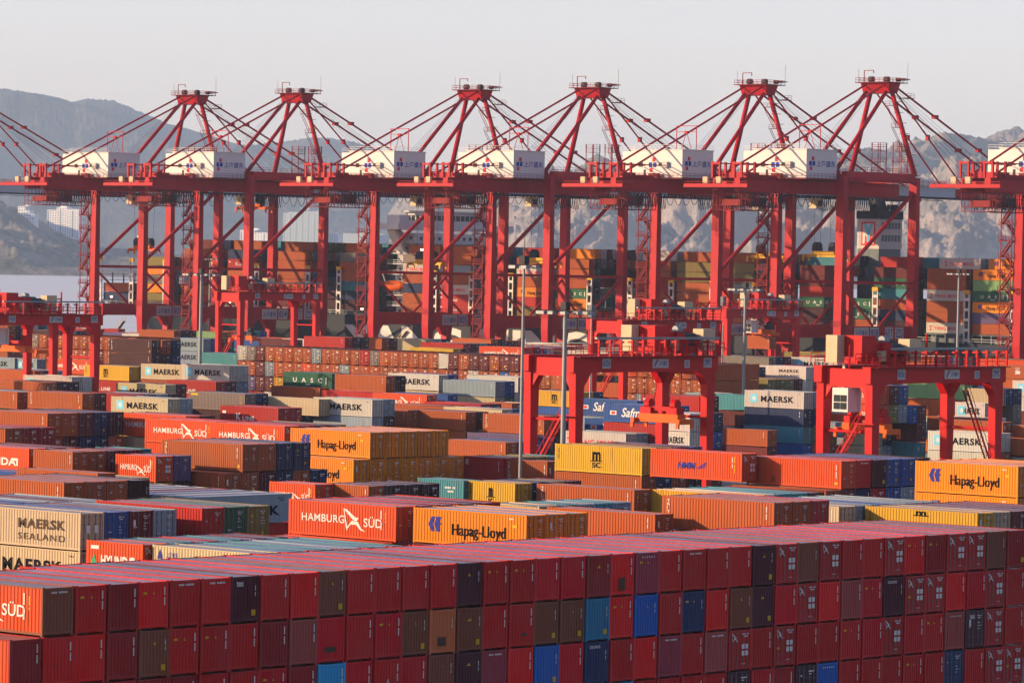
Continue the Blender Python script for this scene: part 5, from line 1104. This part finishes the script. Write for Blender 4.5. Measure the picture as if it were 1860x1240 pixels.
TABLE = """B R -232.1 242.61 14.2 12.19 1 | H r r m r | 0:0:HS
B4 R -232.2 240 11.3 12.19 4 | H | 
C R -218.77 243.42 14.2 12.19 5 | h h h | 0:0:HL
E R -235.01 211.42 14.5 12.19 5 | cc bm mk sk r<2.4 r g K | 0:0:MSL,0:1:MSK
E2 R -247.8 211.6 14.3 12.19 5 | b m b s m s | 
hyu R -223.99 207.58 12.95 6.06 5 | H t r t m m | 0:0:HY
cim R -211.41 208.19 12.95 12.19 5 | c t t s t t | 0:0:AN
b1 R -268.61 239.68 14.4 12.19 5 | o o o k! | 
a1 R -379.25 335.58 14.7 12.19 5 | oo om mn nn k | 
a2 R -350.76 304.21 14.6 12.19 5 | o D D | 
a3 R -329.51 289.06 13.6 12.19 5 | H m m | 0:0:HY
a4 R -322.42 288.53 13.6 6.06 5 | o o m m t<1.2 | 
a5 R -313.57 292.23 13.45 6.06 5 | H p | 0:0:HS
a6 R -309.49 300.51 14.7 12.19 1 | o o n n | 0:0:TR
a6b R -309.49 298.01 11.8 12.19 4 | o o m n o n | 
HS0 R -370.45 350.1 14.5 12.19 5 | H m | 0:0:HS
HS1 R -356.33 341.54 14.5 12.19 5 | HH r | 0:0:HS
HS2 R -338.97 335.76 14.8 12.19 5 | H r m G | 0:0:HS
D R -314.71 324.76 15.3 12.19 1 | h h h h h | 0:0:HL
D4 R -314.71 322.26 12.4 12.19 4 | h h h h h h h h | 0:0:HL
b2 R -310.69 286.29 11.55 12.19 4 | c b s | 
b3 R -309.79 280.88 12.2 12.19 4 | o o o | 
b3b R -320.82 284.31 11.5 12.19 4 | b b m | 
b4 X -265.48 251.88 12.95 12.19 5 | sr w s r w w w s G | 0:0:MSKr
c1 R -272.63 294.26 12.95 6.06 5 | t b t | 0:0:CN
c2 R -266.86 294.89 12.95 6.06 5 | y n K m | 0:0:MSC
c3 R -253.47 297.04 12.95 12.19 5 | o m w t m | 0:0:TR
c4 R -241.72 298.27 12.95 12.19 5 | y w t t m | 
c5 R -217.83 273.29 14.35 12.19 5 | o o r | 0:0:TR
K2 R -226.41 293.1 12.95 12.19 5 | c s b s s s | 
K R -213.79 296.41 12.95 12.19 5 | y c m m m m | 0:0:MSCt
c6 R -245.96 275.42 12.5 6.06 5 | c t s t s | 
c7 R -227.73 269.62 12.95 12.19 5 | o t m m r | 
c9 R -309.49 340.51 12.4 6.06 5 | r K K t | 0:0:SQ
c9b R -303.6 340.87 12.3 6.06 5 | o K K t | 0:0:TR
d1 R -274.9 276.41 12.95 6.06 5 | H m | 0:0:HSt
d2 R -270.3 278.47 12.95 6.06 5 | o k k k | 
d3 R -290.54 306.58 11.4 6.06 4 | W | 
F R -284.29 334.27 14.7 12.19 5 | yo K m p | 0:0:MSC
G R -268.85 331.87 14.9 12.19 5 | Ho b m p | 0:0:HMM
H R -258.38 334.88 14.55 12.19 1 | H r! k! b b k | 0:0:CAI
H4 R -258.38 332.38 11.65 12.19 4 | o m n! r b s n | 
I R -232.84 329.28 15.35 12.19 5 | hh hh hh hh | 0:0:HL,0:1:HL
e1 R -478.79 417.52 12.9 12.19 4 | o s n | 
e1b R -497.12 438.3 10.5 6.06 4 | o n | 
e2 R -464.69 417.94 13.2 12.19 5 | o m | 0:0:TR
e2b R -466.57 429.75 12.8 12.19 4 | r k s k | 
e3 R -464.67 428.92 11.7 12.19 4 | o m | 0:0:TR
e4 R -448.27 419.99 12.95 12.19 5 | c s | 0:0:MSK
e5 R -450.6 437.87 13.4 12.19 5 | G n | 0:0:YT
e6 R -436.52 430.99 11.9 12.19 4 | r r | 0:0:KL
e7 R -431.34 445.39 13.15 12.19 5 | ws s | 0:0:MSK
e8 R -440.06 443.34 12.95 12.19 5 | c | 
e8b R -449.03 445.66 12 12.19 4 | G n m | 
e9 R -522.17 525.85 11 12.19 4 | o n | 
e10 R -517.82 496.24 12.5 12.19 4 | r m | 0:0:KL
e11 R -535.21 516.08 14.55 12.19 5 | ws ws | 0:0:MSK
e12 R -548.59 518.55 14.2 12.19 5 | c | 0:0:MSK
e13 R -565.38 519.89 13.45 12.19 5 | yr K n | 0:0:MSC,0:1:KL
e15 R -515.66 482.44 12.2 12.19 4 | c m | 0:0:MSK
e16 R -585.96 529.35 14 12.19 5 | Ho | 0:0:HS
e17 R -526.73 471.37 13.2 12.19 5 | w w | 0:0:MSK
e18 R -520.6 460.17 12.6 12.19 4 | o k k | 
e19 R -562.68 494.6 12.95 12.19 5 | o n s | 
e20 R -629.25 547.95 13 12.19 5 | s | 0:0:MSK
e20b R -623.66 548.43 13 6.06 5 | s | 0:0:MSK
e21 R -599.73 557.22 17.4 12.19 6 | kk | 0:0:TR
e21b R -603.7 563.85 17.2 6.06 6 | ok nn | 
e23 R -700.74 667.28 14.8 12.19 5 | sss b m g | 0:0:MSK,0:1:MSK
e24 R -649.26 628.29 13 12.19 5 | t b | 
e25 Y -574.19 555.82 17 12.19 6 | ^wo ^Go ^mm ^os ^oo ^oo ^oo ^oH ^so ^oo ^oo ^os ^oo ^ro ^Go ^oo ^oo ^oo ^oo ^oo ^oo ^wo! ^mm ^oo ^mw ^mo ^oo ^mb ^mo ^oo ^oo ^so ^oo ^mo ^oo ^Ho ^oo ^os ^ow ^Ho ^oo ^oo ^mo ^oo ^oo ^mo ^oo | 
e25l Y -660 579.06 17 12.19 6 | ^Go ^oo ^mo ^oo ^oo ^oo ^oo ^oo ^om ^oo ^oo ^mo ^oo | 
e26 R -522.42 529.08 13.5 12.19 5 | g n | 0:0:UA
e27 R -493.77 513.11 14.1 12.19 5 | oh k | 
e28 R -497.25 529.93 14.05 12.19 5 | wc b | 0:0:MSK
e29 R -480.33 526.02 13.5 12.19 5 | sc b | 
e30 R -490.38 542.85 13.8 12.19 5 | ww s | 0:0:MSK
e31 R -467.97 495.94 12 12.19 4 | H m b | 0:0:HS
e31b R -480.14 496.4 12 12.19 4 | r | 
e33 R -446.81 485.94 11.4 12.19 4 | r m | 
e34 R -443.18 473.56 11.4 12.19 4 | o k | 
e35 R -429.99 472.5 11.4 12.19 4 | c b | 
e36 R -447.75 494.34 11.4 6.06 4 | o c | 
e37 R -424.24 458.15 11.4 12.19 4 | ooo kk | 
e37b R -433.81 455.7 11.4 12.19 4 | oo | 
e38 R -409.17 458.78 11.4 12.19 4 | opo kk nn | 0:0:TR
e39 R -409.32 455.64 8.6 12.19 3 | po n | 
e40 R -398.19 438.45 8.4 12.19 3 | o n b | 
f1 R -478.34 557.03 13 12.19 5 | o n | 
f1b R -447.18 510.94 13 12.19 4 | y n | 0:0:MSC
f2 R -408.97 479.57 13.4 12.19 5 | b | 0:0:SAF
f3 R -389.5 463.5 13.5 12.19 5 | b b | 0:0:SAF
f4 R -398.96 470.1 10.9 12.19 4 | b n | 0:0:SAF
f5 R -392.85 458.3 9.5 12.19 3 | w s g s | 0:0:YM
f7 R -378.18 454.94 13 6.06 5 | ww sn nb | 0:1:MSK
f8 R -426.87 515.77 13 12.19 5 | r k | 0:0:KL
f9 R -470.01 572.68 13.5 12.19 5 | kk r | 
g1 R -416.03 528.99 13.9 12.19 5 | wn sn b | 0:0:MSK
g3 R -534.26 679.78 13.4 12.19 5 | ww s r | 0:0:MSL
g4 R -540.93 667.52 13.2 12.19 5 | G k n | 
g5 R -548.5 685.31 15 12.19 5 | G n m k | 
g6 R -537.04 693.89 15 12.19 5 | w | 0:0:MSK
g7 R -463.13 578.46 14 12.19 5 | K K K m | 0:0:MSC
g9 R -428.77 529.68 13 6.06 5 | tm | 
g9b R -436.12 530.6 13 6.06 5 | s w | 
g10 R -415.47 519.11 8 12.19 3 | o | 
g11 R -415.47 534.4 8 12.19 3 | oo m | 0:0:ZIM
g11b R -409.71 539.14 8 6.06 3 | c n | 
g12 R -405.64 535.31 15.2 12.19 6 | HHwms mKKmm bsssm | 0:0:HS,0:1:HS
g12b R -405.64 542.91 11.9 12.19 5 | bbsm mm | 
g13 R -425.29 585.16 14.5 12.19 5 | lowt n | 0:2:MSL
g16 R -428.58 579.26 5.2 6.06 2 | h | 0:0:HL
g17 R -376.38 525.21 9 12.19 3 | ww w | 0:0:MSK
g18 R -397.75 553.94 10 12.19 4 | o w | 
g19 R -408.13 567.35 12 6.06 4 | w s | 0:0:MSK
g20 R -407.44 569.43 14.3 6.06 5 | cc n n | 
g21 R -434.3 629.12 14 12.19 5 | ww n | 0:0:MSK,0:1:MSK
g22 R -379.97 533.12 10.5 12.19 4 | o k | 
g22b R -368.54 535.68 10 12.19 4 | o t | 0:0:TR
g23 R -368.41 531.17 8.2 12.19 3 | o o m | 
g24 R -503.95 719.4 14.3 12.19 5 | oo r | 0:0:ZIM
m1 R -622.22 633.76 17.2 12.19 6 | r k k | 
m2 R -641.05 664.71 16.5 12.19 6 | o m | 
m3 R -642.53 680.59 16.2 12.19 6 | c s n | 
m5 R -587.61 633.53 16.8 12.19 6 | r m t m | 
m6 R -580.73 623 16 12.19 5 | y m | 
m7 R -560.14 621.71 16.8 12.19 6 | H m | 0:0:HS
m8 R -648.86 708.81 16 12.19 5 | o k | 
m9 R -729.05 684.63 16 12.19 5 | o k m | 
m10 R -733.35 702.51 15.5 12.19 5 | l o | 
n1 R -716.62 621.83 17.4 12.19 6 | ok kn kk | 
n2 R -722.6 639.34 14 12.19 5 | r o | """
# which of the planned containers are things of their own (KEPT) and which others show at all (SEEN): gap, count, gap, count ...
N_ALL = 8426
KEPT = [0,79,8,32,30,10,43,1,1,2,1,3,1,8,1,1,1,10,1,3,1,5,1,9,1,4,2,6,4,12,1,2,2,5,1,2,1,3,1,2,4,1,5,5,1,4,2,1,2,1,2,1,1,2,1,2,2,2,2,1,4,1,3,1,1,1,1,1,65,1,13,1,19,1,1,1,6,1,5,1,6,2,20,1,4,1,7,3,27,1,6,2,2,2,2,1,2,1,3,1,1,1,1,1,99,1,100,1,40,1,2,3,2,1,6,1,130,1,135,1,1,1,5,1,176,1,232,1,110,1,328,1,45,1,6,1,2823,1,2054,1,339,7,48,7,49,7,49,2,43,4,2,1,50,1,182,2,51,1,1,1,85,3,51,1,196,1,1,1]
SEEN = [79,1,1,6,52,10,48,3,3,1,2,1,3,1,8,1,1,1,10,1,3,1,15,1,4,2,6,4,16,1,5,1,2,1,3,1,2,4,1,5,5,1,4,1,2,2,1,2,1,1,2,1,2,2,2,2,1,4,1,3,1,1,1,1,1,38,1,23,1,2,1,4,1,6,1,1,1,1,2,3,1,2,1,1,2,1,1,1,2,1,3,6,3,3,2,2,1,2,2,8,4,3,1,4,2,2,2,1,2,1,1,2,3,2,1,3,1,2,6,2,1,1,2,2,2,1,2,4,1,1,2,2,2,2,1,2,1,3,1,1,1,1,1,32,5,1,13,1,1,1,1,1,1,1,1,3,2,2,1,1,2,1,1,2,1,1,1,2,4,3,7,2,3,1,2,1,3,2,1,1,7,1,2,1,3,1,1,1,1,1,1,1,4,1,3,2,4,1,11,1,5,1,5,1,5,1,1,1,1,1,9,1,4,1,1,1,5,1,2,1,1,8,9,1,6,1,4,2,1,1,1,1,1,2,3,2,1,6,1,14,5,1,9,2,1,1,2,1,3,3,2,3,2,2,3,1,6,2,29,1,11,2,10,1,8,2,5,1,2,2,10,1,6,1,3,1,1,1,4,1,9,1,29,1,3,1,18,1,5,3,10,1,11,1,3,3,1,1,1,5,1,6,4,1,6,2,1,1,1,3,23,1,10,2,7,1,4,1,5,3,41,1,17,1,4,1,24,1,5,2,1,1,4,1,3,1,1,1,3,1,1,1,2,2,12,1,4,1,1,1,10,1,17,1,2,1,9,1,5,1,1,2,14,1,2,1,2,1,8,1,15,1,10,1,18,1,41,1,19,5,5,1,8,1,3,1,1,1,8,1,10,1,1,1,15,1,2,1,2,1,22,1,18,3,4,1,16,2,8,1,1,1,10,1,16,1,1,1,2,1,1,1,15,2,13,1,10,1,1,1,1,1,4,1,1,1,16,1,1,1,1,1,2,1,1,1,2,1,7,1,1,1,1,1,3,1,6,1,1,1,1,1,8,1,2,1,1,1,6,1,1,1,6,1,3,1,4,1,2,1,4,1,2,1,4,1,1,1,4,1,1,1,3,1,1,1,3,1,1,1,3,1,1,1,3,1,1,1,3,1,1,1,3,1,1,1,3,1,1,1,3,1,1,1,3,1,1,1,3,1,1,1,3,1,1,1,3,1,1,1,3,1,1,2,2,1,2,1,2,1,1,1,2,1,3,1,2,1,1,1,1,9,1,3,2,3,2,1,1,1,5,2,177,3,116,2,174,3,157,4,1,1,2,2,183,5,263,1,508,1,2,1,3,2,143,1,208,1,331,1,17,2,3,2,2,1,2,2,9,1,6,1,13,1,4,1,8,1,4,1,35,1,4,1,4,1,4,1,4,1,4,1,55,2,8,1,8,1,4,1,4,1,12,1,127,1,3,2,3,2,3,1,3,2,20,1,1,1,2,1,1,1,1,2,1,1,2,2,2,3,10,1,3,1,3,1,4,1,4,1,4,1,4,1,4,1,34,1,8,1,4,1,4,1,2,2,3,2,2,2,1,3,3,2,3,1,1,3,3,1,6,1,6,1,3,1,9,1,2,2,3,1,3,1,4,1,15,2,3,2,8,1,372,1,4,1,4,1,21,1,59,1,12,1,4,1,4,1,12,1,189,1,55,1,4,1,4,1,8,1,4,1,31,1,4,1,4,1,7,2,3,1,4,1,3,2,3,2,4,1,6,1,9,1,37,1,4,1,4,1,4,1,4,1,8,1,8,1,4,1,4,1,18,1,3,1,3,1,3,1,3,1,397,1,4,1,4,1,4,1,4,1,4,1,4,1,4,1,4,1,4,1,4,1,12,1,100,1,8,1,8,1,4,1,126,1,9,1,4,1,4,1,26,1,4,1,4,1,8,1,36,1,4,1,8,1,4,1,51,1,4,1,4,1,4,1,4,1,4,1,4,1,4,1,8,1,34,1,4,2,3,2,3,2,3,2,3,2,3,2,4,1,8,1,4,1,297,9,1,1,7,1,1,1,2,1,2,1,28,8,1,1,2,2,1,2,1,1,2,2,4,1,2,1,1,1,2,2,4,1,3,3,8,25,1,2,5,1,2,2,1,1,2,1,8,2,2,1,2,1,2,1,2,1,8,6,6,1,2,1,9,2,1,4,2,2,1,2,1,2,1,2,1,2,1,2,1,1,2,2,1,1,2,2,1,2,1,1,2,3,4,1,1,41,2,9,1,15,1,1,2,2,1,1,2,1,2,2,1,1,4,1,2,4,1,2,2,22,1,1,2,2,1,2,2,1,1,2,1,1,2,1,8,1,5,1,6,7,8,3,2,33,1,8,1,4,3,1,1,1,1,11,1,2,1,2,1,1,2,2,1,1,2,1,1,2,1,2,1,4,1,3,1,3,1,9,1,1,1,1,1,1,19,3,3,9,1,2,1,2,1,2,1,2,1,2,1,2,2,1,1,2,2,1,1,1,2,2,1,1,6,1,1,13,1,2,1,1,3,1,2,1,1,1,2,1,3,1,1,2,4,2,1,1,3,1,1,3,1,28,1,5,1,2,4,1,1,1,2,1,4,1,3,3,1,1,1,1,1,1,5,1,1,7,1,1,1,1,1,1,1,12,1,2,1,2,1,2,1,2,1,2,1,1,3,1,1,2,1,1,2,1,5,1,4,4,1,1,1,1,1,25,1,1,1,3,3,1,4,2,2,1,1,1,2,3,1,23,1,4,3,1,3,2,1,2,2,2,1,2,1,2,2,24,1,1,2,2,3,1,1,8,2,1,6,8,1,1,7,6,10,7]

def spread(code, kind, out):
    i = 0
    for gap, n in zip(code[::2], code[1::2]):
        i += gap
        for k in range(i, i+n): out[k] = kind
        i += n
wall, yard, shipc = yard_boxes(TABLE)
ALL = wall+yard+shipc
assert N_ALL == len(ALL)
CLS = ['-' if b['g'].startswith('fill') else '0' for b in ALL]; spread(SEEN, '1', CLS); spread(KEPT, '2', CLS)
used_labels = {}
def uniq(lab, fallback):
    if lab in used_labels:
        lab = lab+fallback
    used_labels[lab] = 1; return lab
def make_container(b, i):
    R = random.Random(i*13+5); L = round(b['L'], 3); cols = FR if b['g'] == 'front' else PC; c = jitter(cols[b['c']], R)
    perp = b['perp']; X = (b['x0']+b['x1'])/2; Y = (b['y0']+b['y1'])/2; H = b['z1']-b['z0']
    t = bpy.data.objects.new('shipping_container', None); COL.objects.link(t); t.location = (X, Y, b['z0']); t.scale = (1, 1, H/HH); t.empty_display_size = 1
    rot = 0
    if perp: rot = math.pi/2 if b['g'] == 'b4' else -math.pi/2
    t.rotation_euler = (0, 0, rot)
    front = b['g'] == 'front'
    doors = b['c'] in 'Ddx' if front else not b['plain']
    sc_ = PC['H'] if front and b['logo'] else c  # sunlit glow on lettered front boxes painted in as a brighter side colour
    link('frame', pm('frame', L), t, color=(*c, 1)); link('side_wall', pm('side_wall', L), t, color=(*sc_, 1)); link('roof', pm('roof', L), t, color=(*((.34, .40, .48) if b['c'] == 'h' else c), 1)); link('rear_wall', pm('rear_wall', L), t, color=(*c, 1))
    if doors:
        for s, k, rods in ((-1, 'doorL', (-.82, -.32)), (1, 'doorR', (.32, .82))):
            d = link('door', pm(k, L), t, color=(*c, 1))
            for y in rods: link('lock_rod', pm('rod%g' % y, L), d)
        mk = 'D' if b['c'] == 'D' or (not front and b['c'] == 'H' and R.random() < .5) else 'g'
        if b['g'] == 'E' and b['r'] == 0: mk = 'Q'
        if b['c'] == 'd' and front: mk = 'gt'
        tag(link('marking', end_marks(mk, L, R.randint(0, 5)), t), kind='stuff')
    else:
        link('end_wall', pm('end_wall', L), t, color=(*c, 1))
        mk = FMARK.get((b['r'], b['t']), 'v' if R.random() < .6 else 'V') if front else R.choice(('v', 'V', 'Vb', 'h'))
        tag(link('marking', end_marks(mk, L, R.randint(0, 3) if ('s' in mk or 'l' in mk) else 0), t), kind='stuff')
    lg = b['logo']
    if not lg and not front and b['r'] == 0 and not perp: lg = 'PL'
    if lg: link('lettering', logo_mesh(lg, L), t)
    if front and b['r'] in (0, -1) and b['logo']: pass
    t['category'] = 'container'
    cn = (FNAME if front else CNAME)[b['c']]
    if front:
        t['group'] = 'containers of the front wall'
        k = ORD[b['r']+(1 if b['t'] == 0 else 2)] if b['t'] < 2 else ORD[b['r']+2]
        if b['t'] >= 2: k = ORD[max(1, b['r']+2)]
        what = ', bird on doors' if b['c'] == 'D' else ', doors outward' if b['c'] in 'dx' else ''
        lab = '%s container%s, %s tier of front wall, %s from left' % (cn, what, TIER[b['t']], k)
        if b['r'] == 0 and b['t'] == 0: lab = 'shaded brown end, sunlit orange red lettered side, top left corner container of the front wall'
    else:
        grp = b['g']
        if grp.startswith('ship'):
            bay = int(grp[4:]); name = SHIPWHERE.get(bay, 'deck stack %s from the bow' % ORD[22-min(bay, 20)])
            t['group'] = 'containers stacked on the ship'
            lab = '%s container%s, %s, %s' % (cn, ' with '+PRINT[b['logo']] if b['logo'] else '', ('top' if b['t'] == 0 else ORD[b['t']+1]+' from the top') if b['r'] == 0 else 'raised above the rest', name)
        else:
            t['group'] = 'containers stacked in the yard'
            wh = WHERE.get(grp, 'far back in the yard')
            if b['r'] == 0: lab = '%s container%s, %s%s' % (cn, ' with '+PRINT[lg] if lg in PRINT else '', '' if b['t'] == 0 else ORD[b['t']+1]+' tier, ', wh)
            elif perp: lab = '%s crosswise container, %s from the left in the %s row of door ends' % (cn, ORD[b['r']+1], TIER[b['t']])
            else:
                own = sum(1 for q in ALL if q['g'] == grp and q['r'] == 0)
                lab = '%s end, %s behind the lettered or long one %s%s' % (cn, ORD[b['r']], WSHORT.get(grp, wh), '' if b['t'] == 0 else ', lower tier')
    lab = ' '.join(lab.split()[:16 if front else 14]); t['label'] = lab if lab not in used_labels else lab+', lower one'; used_labels[lab] = 1
    return t
ORD_N = ['', 'one', 'two', 'three', 'four', 'five', 'six', 'seven']
SHIPWHERE = {0: 'right end stack with bright orange ones, before the last crane', 1: 'stack right of quay crane 808', 2: 'stack between the legs of crane 808', 3: 'green stack under the white funnel', 4: 'stack left of crane 808', 5: 'stack behind crane 807', 6: 'stack between cranes 806 and 807', 7: 'stack beside the stair of crane 807',
 9: 'stack behind crane 806, right one', 10: 'stack behind crane 806, left one', 12: 'stack behind crane 805, right one', 13: 'stack beside the white bridge', 17: 'stack right of quay crane 804 stair', 16: 'stack behind crane 804'}
WSHORT = {'E': 'at the left edge behind the front wall', 'a1': 'in the tall far left stack', 'D': 'on the bright orange block', 'H': 'right of the italic lettered one', 'a6': 'beside the long rust one left of centre', 'b1': 'upper left above the cream stack', 'C': 'behind the middle of the front wall', 'c5': 'right of centre above the front wall',
 'K': 'at the right behind the front wall', 'g1': 'right of the central gantry', 'g12': 'in the right gantry', 'g12b': 'low in the right gantry', 'g13': 'in the right gantry, pale one', 'a5': 'left, short bird one', 'a2': 'at the left edge', 'e7': 'above the bright orange block', 'K2': 'under the pale blue roofs'}
for i, b in enumerate(ALL):
    if CLS[i] == '2': make_container(b, i)
# --- the remaining containers, past the number kept one by one
def template(L, detail, doors, var=0):
    b = MB(); tr = random.Random(var)
    if not detail:
        b.k = 0; b.box(-L/2, L/2, -1.20, 1.20, .1, HH-.06); b.k = 1; b.face([(-L/2, -1.2, HH-.04), (L/2, -1.2, HH-.04), (L/2, 1.2, HH-.04), (-L/2, 1.2, HH-.04)])
    else:
        frame_into(b, L, False); side_into(b, L); end_into(b, L, -1, .5); b.face([(-L/2, 1.2, 0), (L/2, 1.2, 0), (L/2, 1.2, HH), (-L/2, 1.2, HH)])
        if doors:
            b.face([(L/2-.06, -1.07, .1), (L/2-.06, 1.07, .1), (L/2-.06, 1.07, HH-.1), (L/2-.06, -1.07, HH-.1)])
            for z in (.6, 1.2, 1.8, 2.35): b.box(L/2-.06, L/2-.03, -1.04, 1.04, z, z+.18)
            b.k = 4; b.box(L/2-.07, L/2-.02, -.02, .02, .1, HH-.1)
            b.k = 2
            for y in (-.82, -.32, .32, .82): b.box(L/2-.03, L/2+.02, y-.025, y+.025, .1, HH-.08)
            b.k = 3
            for y0, y1, z0, z1 in [(.18, .8, 2.38, 2.46), (.25, .25+tr.uniform(.2, .5), 2.2, 2.27)]+[(y_, y_+tr.uniform(.12, .45), z_, z_+.08) for y_, z_ in ((tr.uniform(.15, .5), tr.uniform(.4, 2)), (tr.uniform(.15, .5), tr.uniform(.4, 2)), (tr.uniform(-.9, -.5), tr.uniform(.8, 2.2)))]: b.face([(L/2+.03, y0, z0), (L/2+.03, y1, z0), (L/2+.03, y1, z1), (L/2+.03, y0, z1)])
            yy = tr.uniform(-.9, .6); zz = tr.uniform(.4, 1.7); b.k = 5; b.face([(L/2+.03, yy, zz), (L/2+.03, yy+.25, zz), (L/2+.03, yy+.25, zz+.28), (L/2+.03, yy, zz+.28)])
        else:
            end_into(b, L)
            b.k = 3; b.face([(L/2+.01, .8, 1.4), (L/2+.01, .88, 1.4), (L/2+.01, .88, 2.5), (L/2+.01, .8, 2.5)])
        b.k = 1; roof_into(b, L)
    v = np.array(b.v); li = [i for f in b.f for i in f]; return v, np.array(li), np.array([len(f) for f in b.f]), np.array(b.m)
TT = {}; vs = []; ls = []; cs_ = []; cc = []; mm = []; base = 0
for i, b in enumerate(ALL):
    if CLS[i] not in '01': continue
    R = random.Random(i*13+5); L = round(b['L'], 3); doors = not b['plain'] if b['g'] != 'front' else b['c'] in 'Ddx'; k = (L, CLS[i] == '1', doors and CLS[i] == '1', R.randint(0, 4) if CLS[i] == '1' else 0)
    if k not in TT: TT[k] = template(*k)
    v, l, n, m_ = TT[k]; H = (b['z1']-b['z0'])/HH; x, y = v[:, 0], v[:, 1]
    if b['perp']: x, y = (-y, x) if b['g'] == 'b4' else (y, -x)
    vs.append(np.stack([x+(b['x0']+b['x1'])/2, y+(b['y0']+b['y1'])/2, v[:, 2]*H+b['z0']], 1)); ls.append(l+base); base += len(v); cs_.append(n)
    c = jitter((FR if b['g'] == 'front' else PC)[b['c']], R, .14); pal = np.array([c, (.34, .40, .48) if b['c'] == 'h' else c, tuple(.5*q+.10 for q in c), (.60, .58, .54), (.02, .02, .02), (.55, .38, .03) if R.random() < .45 else c])
    cc.append(pal[m_]); mm.append((m_ == 1).astype(np.int32))
vs = np.concatenate(vs); ls = np.concatenate(ls); cs_ = np.concatenate(cs_); cc = np.concatenate(cc); mm = np.concatenate(mm)
me = bpy.data.meshes.new('stacked_containers'); me.vertices.add(len(vs)); me.vertices.foreach_set('co', vs.astype(np.float32).ravel()); me.loops.add(len(ls)); me.loops.foreach_set('vertex_index', ls.astype(np.int32))
me.polygons.add(len(cs_)); st_ = np.concatenate([[0], np.cumsum(cs_)[:-1]]).astype(np.int32); me.polygons.foreach_set('loop_start', st_); me.polygons.foreach_set('loop_total', cs_.astype(np.int32))
me.materials.append(M['apaint']); me.materials.append(M['aroof']); me.polygons.foreach_set('material_index', mm)
me.update(calc_edges=True); at_ = me.attributes.new('Col', 'FLOAT_COLOR', 'FACE'); at_.data.foreach_set('color', np.concatenate([cc, np.ones((len(cc), 1))], 1).astype(np.float32).ravel())
tag(link('stacked_containers', me), 'many more corrugated containers of all colours, in the depth of the yard and on the ship', 'containers', None, 'stuff')
# the box hanging under the far gantry crane
hb = dict(g='hang', r=0, t=0, x0=-569.4+3.45-3.03, x1=-569.4+3.45+3.03, y0=688.6+16.0-1.205, y1=688.6+16.0+1.205, z0=16.1, z1=19.0, c='o', plain=False, perp=0, logo='', L=6.06)
t = make_container(hb, 99991); t['label'] = 'rust container hanging from the spreader of the far gantry crane'; t['group'] = 'containers stacked in the yard'
